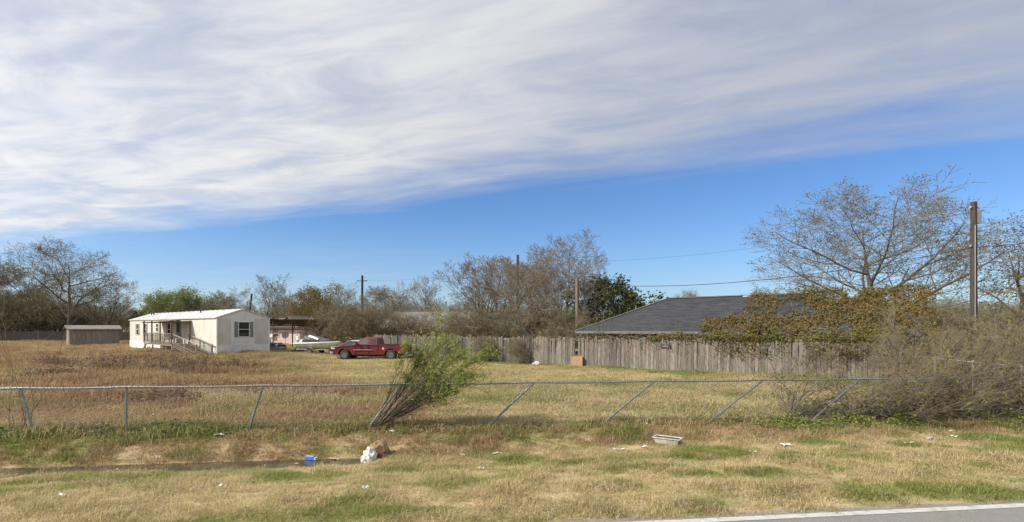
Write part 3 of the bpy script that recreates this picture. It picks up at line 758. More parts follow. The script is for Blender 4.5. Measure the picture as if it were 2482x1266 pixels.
for k in range(n):
    s = fl0 + k * bw
    P = FENCE_P + FENCE_U * s; px = 1241 + F * P.x / P.y
    if 1388 < px < 1399: continue
    tilt = 0.05 if 1340 < px < 1388 else 0.0
    inst('fence_board', (bdark if px < 1285 else bvar)[rb.randrange(9)], wf, (s, rb.uniform(-.012, .012), rb.uniform(-.05, .03)), (rb.uniform(-.03, .03), rb.uniform(-.026, .026) + tilt * 0.3, rb.uniform(-.06, .06)))
for zz in (.35, 1.0, 1.6): MB().box(fl0, fl1, .035, .08, zz - .04, zz + .04).build('fence_rail', M_rail, wf)
for s in np.arange(fl0, fl1 + .1, 2.45): MB().box(s - .05, s + .05, .082, .18, 0, 1.75).build('fence_post', M_oldwood, wf)
# sign on the fence
s_ = None
for s in np.arange(0, 15, .01):
    P = FENCE_P + FENCE_U * s
    if 1241 + F * P.x / P.y > 1613: s_ = s; break
sg = thing('notice_sign', 'small dark rectangular notice fixed to the grey board fence', 'sign', FENCE_P + FENCE_U * s_ + Vector((0, 0, 1.36)) - FENCE_V * .04, math.atan2(-0.588, 0.809))
MB().box(-.26, .26, -.012, 0.012, -.115, .115).build('plate', mat('sign_plate', (0.03, 0.035, 0.05), (0.05, 0.055, 0.07), 9, 0.5), sg)
MB().box(-.20, .14, -.015, -.0125, -.03, .0).box(-.04, .05, -.015, -.0125, .04, .06).build('lettering', M_block, sg)
# ------------------------------------------------------------------ vegetation
M_bark = mat('grey_bark', (0.15, 0.125, 0.10), (0.09, 0.073, 0.058), 5, 0.95, 0.4, 18, stretch=(2, 2, 0.5))
M_barkp = mat('pale_bark', (0.23, 0.20, 0.165), (0.15, 0.125, 0.10), 5, 0.95, 0.3, 18, stretch=(2, 2, 0.5))
M_barkd = mat('dark_bark', (0.085, 0.067, 0.052), (0.05, 0.04, 0.032), 5, 0.95, 0.3, 18)
M_twig = mat('brown_twigs', (0.225, 0.195, 0.135), (0.15, 0.13, 0.09), 1.5, 0.95, world_co=True)
M_twigr = mat('reddish_twigs', (0.24, 0.195, 0.135), (0.16, 0.13, 0.09), 1.5, 0.95, world_co=True)
M_twigg = mat('grey_twigs', (0.23, 0.20, 0.165), (0.15, 0.13, 0.105), 1.5, 0.95, world_co=True)
def leafm(n, a, b, tr=0.3): return mat(n, a, b, 1.3, 0.7, world_co=True, transl=tr, spec=0.2)
M_lolive = leafm('olive_leaf', (0.13, 0.135, 0.035), (0.22, 0.19, 0.05))
M_lgreen = leafm('spring_leaf', (0.15, 0.20, 0.045), (0.24, 0.27, 0.075))
M_lrust = leafm('rusty_leaf', (0.205, 0.145, 0.048), (0.145, 0.128, 0.046))
M_ldark = leafm('evergreen_leaf', (0.032, 0.046, 0.02), (0.085, 0.095, 0.035), 0.1)
M_lbrown = leafm('brown_leaf', (0.215, 0.175, 0.075), (0.14, 0.12, 0.05))
M_lwillow = leafm('willow_leaf', (0.20, 0.25, 0.05), (0.33, 0.365, 0.10), 0.36)
M_lweed = leafm('weed_leaf', (0.06, 0.12, 0.02), (0.13, 0.20, 0.04), 0.3)

def grow_tree(seed, nstem=1, trunk=0.34, tilt=0.0, spread=0.9, gnarl=0.16, kids=(9, 7, 6, 4), ratio=(0.62, 0.55, 0.5, 0.5), up=0.05, ang=0.85, low=0.35, flare=0.0):
    """returns (thick polylines, twig polylines, twig points) in a unit-ish space, trunk base at the origin"""
    rs = random.Random(seed); thick = []; thin = []; pts = []
    def rv(): return Vector((rs.gauss(0, 1), rs.gauss(0, 1), rs.gauss(0, 1)))
    NS = (9, 7, 5, 4, 3)
    def grow(p, d, L, r, lev, az):
        n = NS[lev]; P = [p.copy()]; Rd = [r]; ds = []
        for i in range(n):
            d = (d + rv() * gnarl * (0.35 if lev == 0 else 1) + Vector((0, 0, up * (1 if lev else 0.3)))).normalized()
            p = p + d * (L / n); P.append(p.copy()); ds.append(d.copy()); Rd.append(r * (1 - (0.93 if lev == 0 else 0.75 if lev < 3 else 0.8) * ((i + 1) / n) ** (0.8 if lev == 0 else 1)))
        (thick if lev < 2 else thin).append((np.array(P), np.array(Rd)))
        if lev >= 3: pts.append(P[-1]); pts.append(P[len(P) // 2])
        if lev >= len(kids): return
        k = kids[lev]
        st = trunk if lev == 0 else 0.22
        for j in range(k):
            f = st + (1 - st) * (j + rs.random() * 0.8) / k
            i = min(n - 1, int(f * n)); fr = f * n - i
            q = P[i].lerp(P[i + 1], min(fr, 1)); dd = ds[i]
            az2 = az + j * 2.399 + rs.uniform(-.5, .5)
            a = ang * rs.uniform(0.65, 1.2) * (spread if lev == 0 else 1.0)
            side = dd.orthogonal(); side.rotate(Matrix.Rotation(az2, 3, dd))
            nd = (dd * math.cos(a) + side * math.sin(a)).normalized()
            LL = L * ratio[lev] * rs.uniform(.75, 1.2) * (1.15 - 0.55 * (f - st) / (1 - st))
            rr = max(Rd[i] * rs.uniform(.45, .62), 0.0006)
            grow(q, nd, LL, rr, lev + 1, az2)
    for s in range(nstem):
        a = s * 2 * math.pi / nstem + rs.uniform(-.4, .4)
        tl = tilt * rs.uniform(.6, 1.2)
        d = Vector((math.sin(tl) * math.cos(a), math.sin(tl) * math.sin(a), math.cos(tl)))
        grow(Vector((math.cos(a), math.sin(a), 0)) * (0.012 if nstem > 1 else 0), d, rs.uniform(.85, 1.05), 0.030 if nstem == 1 else 0.022, 0, rs.uniform(0, 6))
    return thick, thin, np.array([tuple(p) for p in pts])

TREES = {}
def tree_proto(key, H, W, mb, mt, ml=None, nleaf=0, lsize=0.1, cl=0.12, rmin=0.006, rscale=1.0, leaf_low=0.0, aspect=1.0, shear=(0, 0), droop=0.0, **kw):
    """unit tree scaled to H metres by about W metres wide; meshes trunk, crown, foliage"""
    th, tn, pts = grow_tree(**kw)
    allp = np.concatenate([p for p, _ in th + tn])
    zmax = np.percentile(allp[:, 2], 99.7); wx = np.percentile(allp[:, 0], 99) - np.percentile(allp[:, 0], 1)
    wy = np.percentile(allp[:, 1], 99) - np.percentile(allp[:, 1], 1)
    S = np.array([W / wx, W / wy, H / zmax])
    def tr(p):
        q = p * S; z = q[:, 2:3].copy()
        q[:, 0:1] += shear[0] * z; q[:, 1:2] += shear[1] * z
        return q
    th = [(tr(p), np.maximum(r * H * rscale, rmin)) for p, r in th]
    tn = [(tr(p), np.maximum(r * H * rscale, rmin)) for p, r in tn]
    V, Q = tubes(th, 6); trunk = np_mesh('trunk', V, Q, mb, True)
    V, Q = tubes(tn, 3); crown = np_mesh('crown', V, Q, mt, False)
    fol = None
    if ml is not None:
        rs = np.random.RandomState(kw['seed'] + 100)
        P = tr(pts); P = P[P[:, 2] > leaf_low * H]
        fol = leaves('foliage', P, nleaf, lsize, cl, ml, rs, aspect)
    TREES[key] = (trunk, crown, fol)

def leaves(name, P, n, size, cl, m, rs, aspect=1.0, flat=0.0):
    c = P[rs.randint(0, len(P), n)] + rs.normal(0, cl, (n, 3))
    u = rs.normal(0, 1, (n, 3)); u[:, 2] *= (1 - flat); u /= np.linalg.norm(u, axis=1, keepdims=True)
    v = np.cross(u, rs.normal(0, 1, (n, 3))); v /= np.linalg.norm(v, axis=1, keepdims=True)
    s = size * (0.6 + 0.8 * rs.rand(n, 1)); u = u * s * 0.5 * aspect; v = v * s * 0.32
    V = np.stack([c - u, c + v * 0.9, c + u, c - v], 1).reshape(-1, 3)
    return np_mesh(name, V, np.arange(4 * n).reshape(-1, 4), m)

def plant_tree(key, name, label, cat, px, Z, rot=0.0, sc=1.0, group=None, sz=None, loc=None):
    p = loc if loc is not None else at(px, Z)
    r = thing(name, label, cat, (p[0], p[1], hz1(p[0], p[1])), rot, group)
    tr, cr, fo = TREES[key]
    for nm, me in (('trunk', tr), ('crown', cr), ('foliage', fo)):
        if me is not None:
            o = inst(nm, me, r); o.scale = (sc, sc, sz or sc)
    return r

def Ht_(py, Z): return zpix(py, Z)

# prototypes ---------------------------------------------------------------
tree_proto('big_oak', Ht_(588, 84), 14.5, M_bark, M_twig, M_lbrown, 2200, .14, .3, rmin=.016, seed=110, trunk=.30, spread=1.1, gnarl=.13, kids=(12, 9, 8, 5), ratio=(.62, .55, .5, .5), up=.05)
tree_proto('left_oak', 15.0, 13.0, M_bark, M_twig, M_lbrown, 1800, .16, .3, rmin=.019, seed=23, trunk=.30, spread=1.2, gnarl=.17, kids=(10, 9, 7, 6), ratio=(.62, .55, .5, .5), up=.05)
tree_proto('vase', 10.5, 9.5, M_bark, M_twig, None, rmin=.014, seed=141, nstem=2, tilt=.25, trunk=.22, gnarl=.13, kids=(8, 7, 7, 4), ratio=(.55, .55, .5, .5), up=.09, ang=.7)
tree_proto('vase2', 12.0, 9.5, M_barkp, M_twigr, None, rmin=.012, seed=150, nstem=2, tilt=.22, trunk=.22, gnarl=.12, kids=(9, 8, 7, 4), ratio=(.5, .55, .5, .5), up=.10, ang=.66)
tree_proto('slim', 10.0, 5.6, M_barkp, M_twigg, None, seed=41, rmin=.011, nstem=2, tilt=.12, trunk=.3, gnarl=.10, kids=(9, 6, 5, 3), ratio=(.42, .5, .5, .5), up=.14, ang=.6)
tree_proto('scrub', 5.2, 6.5, M_barkd, M_twigr, M_lbrown, 2400, .13, .25, rmin=.010, seed=47, nstem=5, tilt=.55, trunk=.15, gnarl=.2, kids=(8, 7, 6, 3), ratio=(.5, .55, .5, .5), up=.04)
tree_proto('scrub2', 5.6, 6.0, M_bark, M_twig, M_lolive, 1500, .13, .25, rmin=.010, seed=53, nstem=4, tilt=.45, trunk=.15, gnarl=.2, kids=(8, 7, 6, 3), ratio=(.5, .55, .5, .5), up=.05)
tree_proto('olive', 9.0, 8.0, M_bark, M_twig, M_lolive, 9000, .22, .35, rmin=.012, seed=59, trunk=.2, spread=1.0, gnarl=.15, kids=(8, 6, 5, 3), leaf_low=.2)
tree_proto('rusty', 9.0, 8.5, M_bark, M_twig, M_lrust, 6500, .20, .35, rmin=.012, seed=61, trunk=.2, spread=1.0, gnarl=.15, kids=(8, 6, 5, 3), leaf_low=.15)
tree_proto('spring', 7.5, 6.0, M_barkp, M_twigg, M_lgreen, 5200, .17, .32, rmin=.012, seed=67, nstem=3, tilt=.35, trunk=.2, gnarl=.13, kids=(7, 6, 5, 3), up=.1, ang=.65)
tree_proto('evergreen', 6.6, 6.0, M_barkd, M_twig, M_ldark, 7000, .22, .26, rmin=.012, seed=71, trunk=.1, spread=1.1, gnarl=.15, kids=(10, 6, 5, 3), aspect=1.2)
tree_proto('right_big', 12.6, 15.5, M_bark, M_twig, M_lbrown, 8500, .11, .10, rmin=.010, seed=133, nstem=1, trunk=.10, spread=1.0, gnarl=.10, kids=(15, 10, 8, 5), ratio=(.66, .5, .5, .5), up=.085, ang=.80)
tree_proto('right_edge', 10.0, 10.0, M_bark, M_twig, M_lrust, 3800, .14, .25, rmin=.009, seed=83, trunk=.2, spread=1.2, gnarl=.16, kids=(10, 8, 6, 4), up=.04)

T = plant_tree
# left background
T('big_oak', 'bare_tree', 'tallest bare spreading tree rising behind the garden shed', 'tree', 170, 84, .6)
T('left_oak', 'bare_tree', 'bare tree with rusty twigs left of the tallest tree', 'tree', 80, 96, 1.4, .92)
T('vase', 'bare_tree', 'bare fan-shaped tree in the thicket below the rusty-twigged tree', 'tree', 30, 92, 1.1, .9)
T('left_oak', 'bare_tree', 'bare tree cut off by the left edge of the photo', 'tree', -40, 88, 2.9, .98)
T('vase', 'bare_tree', 'small bare fan-shaped tree right of the garden shed', 'tree', 253, 84, .3, .95)
gl = 'brown thicket behind the dark back fence'
lb = ['brown bush at the far left end of the dark back fence', 'brown bush below the rusty-twigged tree on the left', 'brown bush behind the left part of the dark fence', 'brown bush just left of the shed roof',
      'brown bush behind the middle of the shed roof', 'brown bush behind the right end of the shed roof', 'brown bush between the shed and the mobile home']
for k, (px, Z, s) in enumerate(((-5, 84, 1.6), (45, 88, 1.65), (92, 85, 1.5), (140, 90, 1.35), (200, 92, 1.15), (248, 95, 1.05), (300, 93, 1.1))):
    T('scrub' if k % 2 else 'scrub2', 'thicket_bush', lb[k], 'bush', px, Z, k * 1.7, s, gl)
# behind the mobile home
T('olive', 'leafy_tree', 'olive green tree behind the left end of the mobile home', 'tree', 352, 88, .5, .62)
T('spring', 'leafy_tree', 'pale green leafy tree behind the porch roof', 'tree', 398, 80, 1.2, 1.12)
T('spring', 'leafy_tree', 'thin yellow-green tree right of the pale green tree', 'tree', 452, 84, 2.6, 1.18)
T('vase', 'bare_tree', 'grey bare tree behind the middle of the white metal roof', 'tree', 510, 96, 2.0, .78)
T('left_oak', 'bare_tree', 'rounded bare tree behind the white roof ridge', 'tree', 568, 92, .2, .62)
T('slim', 'bare_tree', 'tall slim bare tree behind the near gable of the mobile home', 'tree', 652, 82, .9, 1.12)
T('slim', 'bare_tree', 'slim bare tree above the grey roof of the pink house', 'tree', 688, 88, 2.2, .95)
T('scrub', 'thicket_bush', 'brown bush behind the white roof below the rounded bare tree', 'bush', 560, 95, 2.0, 1.05, 'thicket along the far houses')
T('scrub2', 'thicket_bush', 'brown bush behind the middle of the white roof', 'bush', 470, 98, 2.7, 1.0, 'thicket along the far houses')
T('scrub2', 'thicket_bush', 'brown bush behind the roof of the pink house', 'bush', 645, 92, 1.0, 1.1, 'thicket along the far houses')
T('rusty', 'leafy_tree', 'rounded orange-olive tree above the carport', 'tree', 772, 78, .8, 1.0)
T('olive', 'leafy_tree', 'olive tree just right of the carport roof', 'tree', 748, 84, 2.4, .80)
T('slim', 'bare_tree', 'forked bare tree left of the distant utility pole', 'tree', 832, 76, 1.1, .92)
T('vase', 'bare_tree', 'bare tree immediately right of the distant utility pole', 'tree', 908, 78, 1.9, .84)
T('left_oak', 'bare_tree', 'crooked bare tree with clumped crown above the grey house', 'tree', 962, 74, .4, .58)
T('slim', 'bare_tree', 'bare upright tree above the right part of the grey house', 'tree', 1032, 66, 2.0, .92)
# thicket in front of the grey house
gm = 'thicket between the board fence and the grey house'
lb = ['brown bush right of the boat behind the board fence', 'brown bush behind the pickup bonnet', 'brown bush above the pickup cab', 'brown bush above the pickup bed', 'brown bush in front of the grey roof',
      'brown bush in front of the right end of the grey roof', 'brown bush left of the bare tree group', 'brown bush under the bare tree group', 'brown bush below the tallest bare tree in the middle']
for k, (px, Z, s) in enumerate(((800, 54, .92), (842, 50, .86), (888, 51, .88), (950, 52, .72), (1010, 52, .74), (1082, 50, .74), (1140, 47, .82), (1225, 46, .80), (1330, 46, .80))):
    T('scrub2' if k % 2 else 'scrub', 'thicket_bush', lb[k], 'bush', px, Z, k * 2.1 + .4, s, gm)
# group of bare trees in the middle
T('vase', 'bare_tree', 'wide bare tree at the left of the middle tree group', 'tree', 1162, 55, .9, .98)
T('vase', 'bare_tree', 'bare tree second from the left in the middle group', 'tree', 1222, 58, 2.6, 1.04)
T('vase2', 'bare_tree', 'bare forked tree in the middle group, before its tallest tree', 'tree', 1292, 47, 1.2, .78)
T('vase2', 'bare_tree', 'tallest bare tree of the middle group with reddish twigs', 'tree', 1352, 52, 2.8, 1.02)
T('slim', 'bare_tree', 'thin bare tree leaning beside the short pole at the evergreen', 'tree', 1418, 46, 1.8, .88)
T('evergreen', 'evergreen_tree', 'dark glossy evergreen tree left of the dark hip roof', 'tree', 1458, 46, .5, 1.02)
T('scrub2', 'thicket_bush', 'brown bush at the foot of the dark evergreen tree', 'bush', 1392, 42, .3, .72, gm)
T('scrub2', 'thicket_bush', 'low brush in front of the left end of the clear grey boards', 'bush', 1262, 33.2, 1.3, .34, 'brush along the front of the board fence')
T('scrub', 'thicket_bush', 'low brown brush against the board fence behind the bent shrub', 'bush', 1185, 35.2, 2.3, .36, 'brush along the front of the board fence')
T('scrub2', 'thicket_bush', 'low brush against the board fence just right of the pickup bed', 'bush', 1090, 37.2, .3, .34, 'brush along the front of the board fence')
# right
T('left_oak', 'bare_tree', 'distant low bare tree above the left hip of the dark roof', 'tree', 1655, 70, 1.6, .50)
T('right_big', 'bare_tree', 'large spreading tree with sparse brown leaves behind the brick house', 'tree', 2140, 40, .7, 1.05)
T('vase', 'bare_tree', 'smaller bare tree left of the large tree behind the brick house', 'tree', 1900, 58, 2.2, .66)
T('right_edge', 'bare_tree', 'rust-leaved tree at the right edge of the photo', 'tree', 2490, 34, 1.0, .98)

# far wood that closes the horizon all round, one mass
def joined(name, key, sc):
    tr, cr, fo = TREES[key]; Vs = []; Qs = []; off = 0
    for me in (tr, cr):
        v = np.empty(len(me.vertices) * 3, np.float32); me.vertices.foreach_get('co', v); q = np.empty(len(me.loops), np.int32); me.loops.foreach_get('vertex_index', q)
        Vs.append(v.reshape(-1, 3) * sc); Qs.append(q.reshape(-1, 4) + off); off += len(v) // 3
    return bpy.data.objects.new(name, np_mesh(name, np.concatenate(Vs), np.concatenate(Qs), M_twig))
gx = np.arange(-280, 281, 4.0); gy = np.arange(24, 180, 4.0)
me, X, Y, Zw = grid('far_wood', gx, gy, M_twig)
dn = ((Y > 118) | ((np.abs(X) > Y * 1.14 + 16) & (np.hypot(X, Y) > 62))).astype(float)
attr_f(me, 'density', dn); attr_f(me, 'height', .8 + .5 * fbm(X * .1, Y * .1, 2))
fw = scatter('far_wood', me, [joined('far_scrub', 'scrub', 1.25), joined('far_tree', 'vase', .8), joined('far_bush', 'scrub2', 1.2)], .016, 11, .8, 1.25, 'far-off belt of bare brown woodland along the horizon')
fw['category'] = 'woodland'
# ------------------------------------------------------------------ wire fence and its tangle
def fence_line(x): return 12.29 + 0.10 * x
WF_H = 1.05
cf = thing('chain_link_fence', 'long galvanised chain-link fence with leaning posts across the front of the field', 'fence', (0, 0, 0))
M_wire = mat('fence_wire', (0.20, 0.205, 0.20), (0.14, 0.13, 0.115), 6, 0.55, metal=0.3)
# where the photograph shows tops and feet of the posts
PTS = [(-250, -330), (88, 50), (306, 306), (598, 637), (878, 975), (1165, 1295), (1440, 1585), (1697, 1850), (1950, 2085), (2190, 2310)]
def on_fence(px, z):
    r = (px - 1241) / F; Z = 12.29 / (1 - 0.10 * r); return Vector((r * Z, Z, z))
tops = []
for fp, tp in PTS:
    a = on_fence(fp, 0.0); a.z = hz1(a.x, a.y) - .15; b = on_fence(tp, WF_H)
    mid = a.lerp(b, .55) + Vector((.0, .0, .012))
    pts = np.array([tuple(a.lerp(b, f) + Vector((0, 0, .02 * math.sin(f * 3.14)))) for f in np.linspace(0, 1, 6)])
    tube_obj('post', [(pts, np.full(6, .026))], M_steel, cf, 8)
    tops.append(b)
tl = [on_fence(-330, WF_H)] + tops[1:] + [on_fence(2560, WF_H)]
rail = []
for i in range(len(tl) - 1):
    for f in np.linspace(0, 1, 12, endpoint=False):
        p = tl[i].lerp(tl[i + 1], f); rail.append((p.x, p.y, p.z + .015 - .02 * math.sin(f * math.pi)))
rail = np.array(rail)
tube_obj('top_rail', [(rail, np.full(len(rail), .021))], M_steel, cf, 8)
# woven fabric: vertical zigzag wires that follow the lean of the posts
x0, x1 = on_fence(-330, 0).x, on_fence(2560, 0).x
cell = 0.062; nx = int((x1 - x0) / cell); nz = 17
footx = np.array([on_fence(f, 0).x for f, _ in PTS]); leanx = np.array([on_fence(t_, 0).x - on_fence(f, 0).x for f, t_ in PTS])
zz = np.linspace(0.02, WF_H + .03, nz * 2 + 1)
polys = []
for i in range(nx):
    bx = x0 + i * cell; ln = np.interp(bx, footx, leanx)
    zig = (np.arange(len(zz)) % 2) * cell * (1 if i % 2 == 0 else -1) + (0 if i % 2 == 0 else cell)
    xx = bx + zig + ln * 0.5 * zz / WF_H * 0.6
    yy = fence_line(xx) - .03 + .004 * (i % 2)
    zg = zz + np.where(zz < .1, hz(xx, yy), 0)
    polys.append((np.stack([xx, yy, zg], -1), np.full(len(zz), .0036)))
tube_obj('wire_mesh', polys, M_wire, cf, 3, False)
# knuckles along the top edge
kn = [(np.array([(x, fence_line(x) - .05, WF_H - .05), (x + .02, fence_line(x) - .028, WF_H + .045), (x + .035, fence_line(x) - .02, WF_H - .03)]), np.full(3, .004)) for x in np.arange(x0, x1, .062)]
tube_obj('mesh_edge', kn, M_wire, cf, 3, False)

# side fence on the right running back to the board fence
sf = thing('side_wire_fence', 'pale wire fence running back from the tangle to the end of the board fence', 'fence', (0, 0, 0))
A = FENCE_P + FENCE_U * 15.5; B = Vector((14.9, 14.0, 0))
spx = [A, A.lerp(B, .10), A.lerp(B, .35), A.lerp(B, .6), A.lerp(B, .85), B]
M_pale = mat('pale_pipe', (0.36, 0.355, 0.33), (0.26, 0.255, 0.235), 6, 0.6)
for k, p in enumerate(spx): tube_obj('post', [(np.array([(p.x, p.y, -.1), (p.x, p.y, .6), (p.x, p.y, 1.28 if k else 1.5)]), np.full(3, .024))], M_pale, sf, 8)
tube_obj('top_rail', [(np.array([tuple(A + Vector((0, 0, 1.25))), tuple(A.lerp(B, .5) + Vector((0, 0, 1.22))), tuple(B + Vector((0, 0, 1.22)))]), np.full(3, .02))], M_pale, sf, 8)
polys = []
D_ = B - A
for i in range(int(D_.length / .075)):
    q = A + D_.normalized() * i * .075
    n_ = 22; z_ = np.linspace(.03, 1.24, n_); zg = (np.arange(n_) % 2) * .07 * (1 if i % 2 else -1)
    polys.append((np.stack([q.x + D_.normalized().x * zg, q.y + D_.normalized().y * zg, z_], -1), np.full(n_, .0025)))
tube_obj('wire_mesh', polys, M_wire, sf, 3, False)

# ---- leaning willow-like shrub growing through the wire fence
def bent_shrub(name, label, cat, base, nst, L0, L1, dirs, m_st, m_tw, m_lf, nleaf, lsize, seed, curl=.05, r0=.016, kids=9, kid_len=.5, aspect=2.2, cl=.05, grav=0.0, kl=None, leafpart=.35, base_r=.10, ks=.38):
    rs = random.Random(seed); th, tn, lp = [], [], []
    for s in range(nst):
        d = dirs(rs).normalized(); p = Vector((rs.gauss(0, .6) * base_r, rs.gauss(0, .6) * base_r, -.08)); L = rs.uniform(L0, L1); n = 10; P = [p.copy()]; ds = []
        for i in range(n):
            d = (d + Vector((rs.gauss(0, curl), rs.gauss(0, curl), rs.gauss(0, curl) + grav))).normalized(); p = p + d * L / n; P.append(p.copy()); ds.append(d.copy())
        r = r0 * rs.uniform(.6, 1.1); th.append((np.array(P), np.linspace(r, r * .25, n + 1)))
        for k in range(kids):
            f = rs.uniform(.22, .97); i = min(n - 1, int(f * n)); q = P[i].lerp(P[i + 1], f * n - i)
            dd = (ds[i] + Vector((rs.gauss(0, ks), rs.gauss(0, ks * 1.15), rs.gauss(0, ks)))).normalized(); l = L * kid_len * rs.uniform(.4, 1) * (1.1 - .6 * f); PP = [q.copy()]
            for j in range(6):
                dd = (dd + Vector((rs.gauss(0, curl), rs.gauss(0, curl), rs.gauss(0, curl) + grav))).normalized(); q = q + dd * l / 6; PP.append(q.copy())
                if f * .6 + j / 10 > leafpart: lp.append(tuple(q))
            tn.append((np.array(PP), np.linspace(r * .34, r * .10, 7)))
            if kl:
                for _ in range(kl):
                    j = rs.randrange(1, 6); q2 = PP[j]; d2 = (dd + Vector((rs.gauss(0, .6), rs.gauss(0, .6), rs.gauss(0, .6)))).normalized()
                    q3 = q2 + d2 * l * .28; q4 = q3 + (d2 + Vector((rs.gauss(0, .3), rs.gauss(0, .3), rs.gauss(0, .3)))).normalized() * l * .22
                    tn.append((np.array([q2, q3, q4]), np.array([r * .2, r * .14, r * .07]))); lp.extend([tuple(q4), tuple(q3)] if f > leafpart * .72 else [])
    o = thing(name, label, cat, (base.x, base.y, hz1(base.x, base.y)))
    tube_obj('stems', th, m_st, o, 5)
    if tn: tube_obj('twigs', tn, m_tw, o, 3, False)
    if nleaf:
        link(bpy.data.objects.new('foliage', leaves('foliage', np.array(lp), nleaf, lsize, cl, m_lf, np.random.RandomState(seed), aspect)), o)
    return o
b0 = on_fence(893, 0) + Vector((0, .15, 0))
bent_shrub('willow_shrub', 'wind-bent green shrub leaning right through the wire fence', 'shrub', b0, 20, 2.0, 3.3,
           lambda r: Vector((r.uniform(.40, 1.75), r.uniform(-.12, .30), r.uniform(.70, .86))), M_barkd, M_barkd, M_lwillow, 8200, .030, 5, curl=.04, r0=.016, kids=22, kid_len=.40, grav=.0, kl=3, leafpart=.74, cl=.035, aspect=2.8, ks=.20)
# grey dead tangle on the right part of the wire fence
lab = ['grey dead tangle of vines where the wire fence starts to disappear', 'grey dead vine tangle in the middle of the overgrown fence', 'grey dead vine tangle near the right edge of the fence', 'grey dead tangle against the right frame edge']
for k, px in enumerate((1985, 2130, 2280, 2440)):
    b = on_fence(px - 60, 0) + Vector((0, .25, 0))
    bent_shrub('dead_tangle', lab[k], 'bush', b, (34, 52, 64, 64)[k], 1.3, 2.7, lambda r: Vector((r.uniform(.0, 2.0), r.uniform(-.5, .7), r.uniform(.08, .85))), M_bark, M_twigr, M_lolive, 1300, .05, 70 + k,
               curl=.10, r0=.015, kids=15, kid_len=.5, grav=-.015, kl=4)
    tg = [o for o in C.objects if o.name.startswith('dead_tangle')]
    tg = max(tg, key=lambda o: o.name); tg['group'] = 'dead vine tangles on the wire fence'; tg.scale = (1, 1, (.9, 1.05, 1.4, 1.6)[k])
# bare sapling and arching twigs at the left edge
bent_shrub('bare_sapling', 'thin bare sapling with long wiry shoots at the left end of the wire fence', 'sapling', on_fence(48, 0) + Vector((0, .1, 0)), 4, 1.2, 2.2,
           lambda r: Vector((r.uniform(-.45, .22), r.uniform(-.3, .3), 1)), M_twigr, M_twigr, None, 0, .05, 9, curl=.10, r0=.008, kids=6, kid_len=.4, grav=.01)
bent_shrub('bare_sapling', 'second wiry bare sapling cut off by the left frame edge', 'sapling', on_fence(-15, 0) + Vector((0, .5, 0)), 4, 2.4, 4.3,
           lambda r: Vector((r.uniform(-.2, .30), r.uniform(-.3, .3), 1)), M_twigr, M_twigr, None, 0, .05, 27, curl=.10, r0=.009, kids=6, kid_len=.35)
# two small sapling stems on the verge side, right of the middle
bent_shrub('bare_sapling', 'single bare leaning stem behind the white planter', 'sapling', on_fence(1622, 0) + Vector((0, -.2, 0)), 1, 1.5, 1.5, lambda r: Vector((1.0, .1, .72)), M_bark, M_bark, None, 0, .05, 4, curl=.08, r0=.016, kids=0, kid_len=.2)
bent_shrub('bare_sapling', 'bare leaning stem between the planter and the dead tangle', 'sapling', on_fence(1745, 0) + Vector((0, .1, 0)), 2, 1.3, 1.7, lambda r: Vector((1.2, .1, .62)), M_bark, M_bark, None, 0, .05, 6, curl=.10, r0=.016, kids=0, kid_len=.3)

M_lweedb = leafm('dead_weed', (0.17, 0.105, 0.07), (0.25, 0.16, 0.105), .2)
# brown weed clumps standing in the field
lab = ['largest dark brown weed clump in front of the stair', 'dark brown weed clump in the field left of the largest one', 'low brown weed clump in front of the white gable end', 'brown weed clump in front of the garden shed', 'pale brown weed clump near the left sapling',
       'brown weed clump just right of the largest clump', 'brown weed patch behind the second fence post', 'brown weed patch behind the third fence post']
for k, (px, py, hh, wd) in enumerate(((415, 912, .95, 1.25), (268, 908, .8, 1.1), (572, 902, .55, 1.0), (135, 893, .65, 1.1), (120, 925, .5, 1.0), (468, 906, .6, .7), (395, 985, .4, .8), (680, 960, .35, .9))):
    b = ground_at(px, py)
    o = bent_shrub('weed_clump', lab[k], 'weeds', b, 95, hh * .8, hh * 1.35, (lambda w_: lambda r: Vector((r.gauss(0, .22), r.gauss(0, .22), 1)))(wd), M_twigr, M_twigr, M_lweedb, 1300, .05, 200 + k, curl=.07, r0=.007, kids=7, kid_len=.4, cl=.05, kl=1, base_r=.85 * wd)
    o['group'] = 'brown weed clumps in the field'
    o.scale = (1.25, .9, 1.15)
# leafy ground cover along the left foot of the fence
rs = np.random.RandomState(4)
def cover(name, label, xr, spread, n, size, m, seed, h=.16, off=.1):
    rs = np.random.RandomState(seed)
    x = rs.uniform(xr[0], xr[1], n); y = fence_line(x) + off + rs.normal(0, spread, n)
    k = fbm(x * 1.4, y * 1.6, 3) > .47
    x, y = x[k], y[k]; P = np.stack([x, y, hz(x, y) + rs.rand(len(x)) ** 1.5 * h * (.4 + 1.2 * fbm(x * 2, y * 2, 2))], -1)
    o = link(bpy.data.objects.new(name, leaves(name, P, len(P), size, .015, m, rs, 1.0, .55))); tag(o, label, 'weeds', kind='stuff')
cover('leafy_weeds', 'dense low green weeds at the left foot of the wire fence', (-13.5, -5.8), .40, 8500, .055, M_lweed, 8, .19)
cover('green_weeds', 'patchy green weeds under the dead tangle on the right', (5.5, 13.5), .35, 9000, .065, M_lgreen, 9, .2, -.2)
cover('fence_foot_litter', 'dark dead leaves gathered along the foot of the wire fence', (-11, 9), .16, 14000, .06, M_lbrown, 10, .08, -.05)

